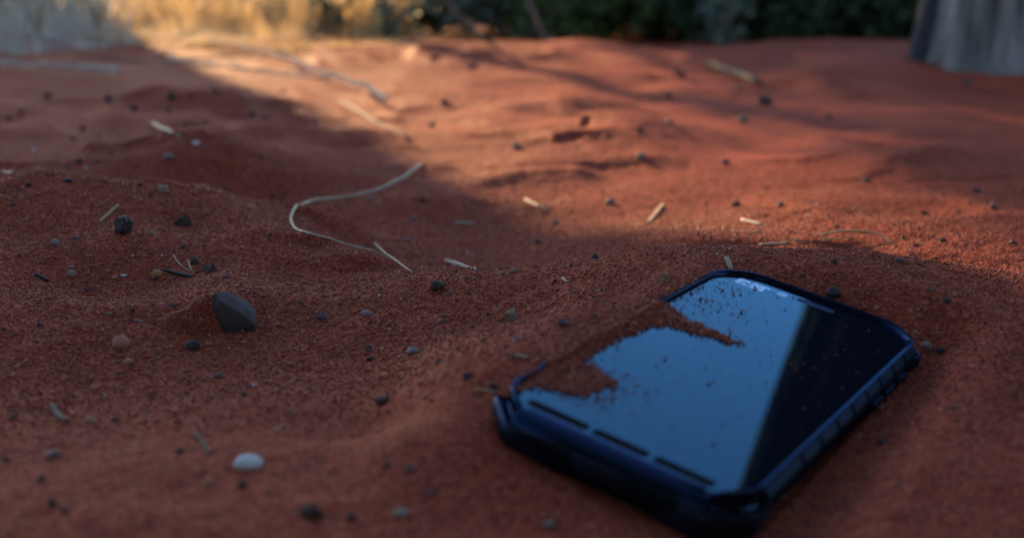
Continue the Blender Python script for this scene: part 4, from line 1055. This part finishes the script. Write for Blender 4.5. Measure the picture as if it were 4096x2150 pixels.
for px, Y, h, n in [(560, 3.2, .34, 60), (640, 3.0, .30, 46), (800, 2.85, .30, 50), (980, 2.9, .28, 52), (1150, 2.75, .24, 44), (1330, 2.85, .24, 44), (1500, 2.9, .20, 36), (330, 2.75, .24, 46), (120, 2.6, .26, 50), (480, 2.9, .24, 40)]:
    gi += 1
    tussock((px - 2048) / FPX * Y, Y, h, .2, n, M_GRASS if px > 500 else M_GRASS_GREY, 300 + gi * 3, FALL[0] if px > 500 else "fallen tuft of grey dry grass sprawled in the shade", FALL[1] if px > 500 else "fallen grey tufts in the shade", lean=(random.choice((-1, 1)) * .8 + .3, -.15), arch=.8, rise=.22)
# two leaning dry stalks before the dark shrub
for (a, b, lab) in (((1765, 0), (1975, 175), "pale dry stalk leaning left before the dark shrub"), ((2100, 0), (2215, 175), "thicker pale dry stalk standing before the dark shrub")):
    Y = 3.15
    p0, p1 = at(b[0], b[1], Y), at(a[0], a[1], Y)
    p0[2] = min(p0[2], float(gz(p0[0], Y))) - .01
    P_ = np.array([p0 + (p1 - p0) * t * 2.2 + np.array([.03 * t * t, 0, 0]) for t in np.linspace(0, 1, 9)])
    V, F = tube(P_ - p0, np.linspace(.0068, .0045, 9), 7)
    o = link("dry_stalk", mesh_py("dry_stalk", V, F, True), M_STEM); o.location = p0
    tag(o, lab, "stalk")

# ------------------------------------------------------------------ shrubs and trees
def leaf_cloud(name, centres, radii, n, size, mat, parent, seed, aspect=.45):
    g = np.random.default_rng(seed)
    c = np.asarray(centres, float); r = np.asarray(radii, float)
    i = g.choice(len(c), n, p=r ** 2 / (r ** 2).sum())
    d = g.normal(size=(n, 3)); d /= np.linalg.norm(d, axis=1)[:, None]
    p = c[i] + d * (r[i] * g.random(n) ** .45)[:, None]
    u = g.normal(size=(n, 3)); u[:, 2] *= .7; u /= np.linalg.norm(u, axis=1)[:, None]
    w = np.cross(u, g.normal(size=(n, 3))); w /= np.linalg.norm(w, axis=1)[:, None]
    nn = np.cross(u, w)
    L = (size * g.uniform(.6, 1.3, n))[:, None]
    V = np.stack([p - u * L, p + w * L * aspect + nn * L * .12, p + u * L, p - w * L * aspect + nn * L * .12], 1)
    F = np.arange(n * 4).reshape(n, 4)
    return tag(link(name, mesh_np(name, V.reshape(-1, 3), F), mat, parent), kind="stuff")
def shrub(name, x, y, h, w, label, cat, group, mat, seed, n=2600, leaf=.022, stems=6, skirt=.02):
    root = bpy.data.objects.new(name, None); col.objects.link(root); root.location = (x, y, float(gz(x, y)) - .01); root.empty_display_size = .1
    g = np.random.default_rng(seed)
    C, R = [], []
    for k in range(stems):
        a = 2 * math.pi * (k + g.uniform(-.3, .3)) / stems; o = w * g.uniform(.25, .5)
        P_ = np.array([(math.cos(a) * o * t ** 1.3, math.sin(a) * o * t ** 1.3, h * .85 * t) for t in np.linspace(0, 1, 7)])
        P_[1:-1] += g.normal(size=(5, 3)) * .012
        V, F = tube(P_, np.linspace(.012, .004, 7), 6)
        link("stem", mesh_py("stem", V, F, True), M_STEM, root)
        for t in (2, 3, 4, 5, 6):
            C.append(P_[t] + g.normal(size=3) * w * .08); R.append(w * g.uniform(.13, .24))
    for k in range(stems):
        a = g.uniform(0, 2 * math.pi); C.append((math.cos(a) * w * .4, math.sin(a) * w * .4, skirt + w * .14)); R.append(w * g.uniform(.14, .2))
    leaf_cloud("foliage", C, R, n, leaf, mat, root, seed)
    return tag(root, label, cat, group)
DK = "dark shrubs behind the sand crest"
sh = 0
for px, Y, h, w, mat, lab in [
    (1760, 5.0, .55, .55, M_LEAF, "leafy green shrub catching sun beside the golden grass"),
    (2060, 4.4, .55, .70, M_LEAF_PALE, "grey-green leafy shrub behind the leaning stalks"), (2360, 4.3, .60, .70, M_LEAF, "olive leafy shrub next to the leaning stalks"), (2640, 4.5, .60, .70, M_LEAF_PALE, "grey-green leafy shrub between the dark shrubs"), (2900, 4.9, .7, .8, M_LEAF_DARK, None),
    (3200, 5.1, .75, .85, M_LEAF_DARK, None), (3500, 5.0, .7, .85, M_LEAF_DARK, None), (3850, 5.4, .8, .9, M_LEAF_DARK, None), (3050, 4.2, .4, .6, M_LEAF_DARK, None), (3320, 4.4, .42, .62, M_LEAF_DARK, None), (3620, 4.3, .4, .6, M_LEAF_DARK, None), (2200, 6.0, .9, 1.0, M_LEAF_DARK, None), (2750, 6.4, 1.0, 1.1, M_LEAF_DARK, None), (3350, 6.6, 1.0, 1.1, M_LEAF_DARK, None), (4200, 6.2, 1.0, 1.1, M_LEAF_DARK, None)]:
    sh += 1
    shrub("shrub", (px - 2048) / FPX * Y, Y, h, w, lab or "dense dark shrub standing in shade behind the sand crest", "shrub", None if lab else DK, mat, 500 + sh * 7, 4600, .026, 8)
for (px, py, Y, mat, lab) in [(1480, 40, 4.3, M_LEAF, "bright green leafy sprig at the edge of the golden grass"), (2170, 40, 3.9, M_LEAF, "yellow-green sprig before the dark shrubs"), (1330, 60, 4.0, M_LEAF_PALE, "pale grey-green sprig growing through the golden grass"), (1575, 60, 3.6, M_LEAF_PALE, "pale leafy sprig before the green shrub"), (2860, 90, 3.5, M_LEAF_PALE, "small grey-green sprig at the dark shrubs' foot")]:
    sh += 1
    shrub("shrub_sprig", (px - 2048) / FPX * Y, Y, .2, .16, lab, "shrub", None, mat, 500 + sh * 7, 160, .018, 3)

def trunk_mesh(name, h, r0, r1, mat, parent, seed, lean=(0, 0), flare=.35, sides=40, rings=60, groove=.05, bend=0):
    g = np.random.default_rng(seed)
    T = np.linspace(0, 1, rings); A = np.linspace(0, 2 * math.pi, sides, endpoint=False)
    TT, AA = np.meshgrid(T, A, indexing='ij')
    Z = TT * h
    r = (r0 + (r1 - r0) * TT) * (1 + flare * np.exp(-Z / (r0 * .5)) * (1 + .5 * np.sin(AA * 5 + seed)))
    r *= 1 + groove * noise2(AA * 5.1 + .25 * Z, Z * .9, seed) + groove * .8 * noise2(AA * 11.1, Z * 1.3, seed + 1)
    cx = lean[0] * Z + bend * TT ** 2; cy = lean[1] * Z
    V = np.stack([cx + r * np.cos(AA), cy + r * np.sin(AA), Z - .06], -1).reshape(-1, 3)
    i = np.arange(rings * sides).reshape(rings, sides)
    F = np.stack([i[:-1], np.roll(i, -1, 1)[:-1], np.roll(i, -1, 1)[1:], i[1:]], -1).reshape(-1, 4)
    return link(name, mesh_np(name, V, F, True), mat, parent)
def limb(parent, P_, r0, r1, mat, name="limb"):
    V, F = tube(smooth_path(P_, 14), np.linspace(r0, r1, 14), 9)
    return link(name, mesh_py(name, V, F, True), mat, parent)

# the grey trunk beside the dune
def grey_tree():
    Y = 2.42; x = .995
    root = bpy.data.objects.new("tree", None); col.objects.link(root); root.location = (x, Y, float(gz(x, Y)))
    ln = .13
    trunk_mesh("trunk", 4.6, .225, .17, M_BARK_GREY, root, 21, (ln, .0), .015, 72, 60, .07)
    # near-black strip raised along the trunk's left flank
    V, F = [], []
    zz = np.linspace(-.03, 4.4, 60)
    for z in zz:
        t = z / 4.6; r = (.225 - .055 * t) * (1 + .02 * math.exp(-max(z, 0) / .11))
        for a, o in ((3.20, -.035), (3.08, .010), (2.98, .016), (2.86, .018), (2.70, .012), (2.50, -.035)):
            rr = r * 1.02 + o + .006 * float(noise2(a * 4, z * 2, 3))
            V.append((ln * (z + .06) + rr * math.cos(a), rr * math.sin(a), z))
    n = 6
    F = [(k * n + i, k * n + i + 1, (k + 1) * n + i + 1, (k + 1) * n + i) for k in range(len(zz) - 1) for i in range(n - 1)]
    link("dark_strip", mesh_py("dark_strip", V, F, True), M_BLACK_WOOD, root)
    g = np.random.default_rng(5)
    C, R = [], []
    for k in range(6):
        a = -1.0 + k * .55; top = np.array([4.4 * ln, 0, 4.3])
        d = np.array([math.cos(a) * 1.1 + .5, math.sin(a) * 1.1, 1.2])
        limb(root, [top - [0, 0, .4], top + d * .4, top + d * .8 + [0, 0, .1], top + d * 1.2], .08, .025, M_BARK_GREY)
        for t in (.7, 1.0, 1.3): C.append(top + d * t + g.normal(size=3) * .15); R.append(.42)
    leaf_cloud("crown", C, R, 5000, .05, M_LEAF_PALE, root, 33, .25)
    tag(root, "weathered pale grey tree trunk with a dark edge rising from the sand", "tree")
grey_tree()

# the big tree far behind the shaded grass: its trunk throws the long shadow over the near sand
def big_tree():
    Y = 6.7; x = -2.366 - .33
    root = bpy.data.objects.new("tree", None); col.objects.link(root); root.location = (x, Y, float(gz(x, Y)))
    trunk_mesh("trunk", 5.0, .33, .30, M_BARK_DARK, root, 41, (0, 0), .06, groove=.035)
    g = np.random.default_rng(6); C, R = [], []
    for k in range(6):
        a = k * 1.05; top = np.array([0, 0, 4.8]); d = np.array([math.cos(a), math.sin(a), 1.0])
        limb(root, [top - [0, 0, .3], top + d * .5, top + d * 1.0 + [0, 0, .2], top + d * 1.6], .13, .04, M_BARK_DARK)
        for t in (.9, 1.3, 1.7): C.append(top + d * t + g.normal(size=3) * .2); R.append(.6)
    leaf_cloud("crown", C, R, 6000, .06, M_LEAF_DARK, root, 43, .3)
    tag(root, "big dark tree trunk standing behind the shaded grey grass", "tree")
big_tree()

# the drooping small tree whose boughs shade the sand on the right
def drooping_tree():
    Y = 7.1; x0 = -1.95
    root = bpy.data.objects.new("small_tree", None); col.objects.link(root); root.location = (x0, Y, float(gz(x0, Y)))
    base_z = root.location.z
    loc = lambda x, z, y=0: np.array([x - x0, y, z - base_z])
    limb(root, [loc(x0, base_z - .05), loc(x0 - .03, .6), loc(x0 + .02, 1.3), loc(x0 + .05, 2.6)], .05, .03, M_STEM, "trunk")
    C, R = [], []
    g = np.random.default_rng(8)
    for k in range(54):
        t = k / 53
        x = -2.40 + t * 3.3
        low = 2.17 - .74 * (x + 2.45) if x < -1.2 else 1.245 - .30 * (x + 1.2)
        for m in range(4):
            r = .13 + .05 * g.random()
            C.append(loc(x + g.normal() * .05, low + r * .8 + m * .20 + g.normal() * .03, g.normal() * .12)); R.append(r)
    for k in range(26):
        C.append(loc(-1.15 + g.normal() * .22, 2.75 + g.normal() * .28, g.normal() * .2)); R.append(.2)
    for xe in (-2.35, -2.1, -1.6, -1.0, -.4, .2):
        low = 2.3 - .50 * (xe + 2.7)
        limb(root, [loc(x0 + .03, 2.0), loc((x0 + xe) / 2, max(low, 2.0) + .1), loc(xe, low)], .022, .006, M_STEM)
    leaf_cloud("crown", C, R, 26000, .034, M_LEAF, root, 91, .42)
    tag(root, "small tree with drooping leafy boughs behind the golden grass", "tree")
drooping_tree()

for k, (x, y, h, w) in enumerate([(-1.25, -1.1, 2.0, 1.5), (.15, -1.2, 2.2, 1.6), (1.55, -1.0, 2.0, 1.5)]):  # unseen shrubs added behind the camera to darken the near sand
    shrub("shrub", x, y, h, w, "unseen tall shrub added behind the camera to block sky light", "shrub", "unseen shrubs added to block sky light", M_LEAF_DARK, 700 + k * 7, 9000, .045, 8)

# the scrub beyond, which reads as one mass
def far_scrub():
    g = np.random.default_rng(12)
    C, R = [], []
    for k in range(150):
        a = g.uniform(-1.2, 1.2); d = g.uniform(12, 20)
        if abs(math.degrees(a) - math.degrees(SUN_AZ)) < 16: continue
        x, y = math.sin(a) * d, math.cos(a) * d
        C.append((x, y, float(gz(x, y)) + .5)); R.append(g.uniform(.6, .95))
    leaf_cloud("far_scrub", C, R, 30000, .09, M_LEAF_DARK, None, 14, .4)
    tag(bpy.data.objects["far_scrub"], "low dark scrub stretching across the distance", "scrub", kind="stuff")
far_scrub()
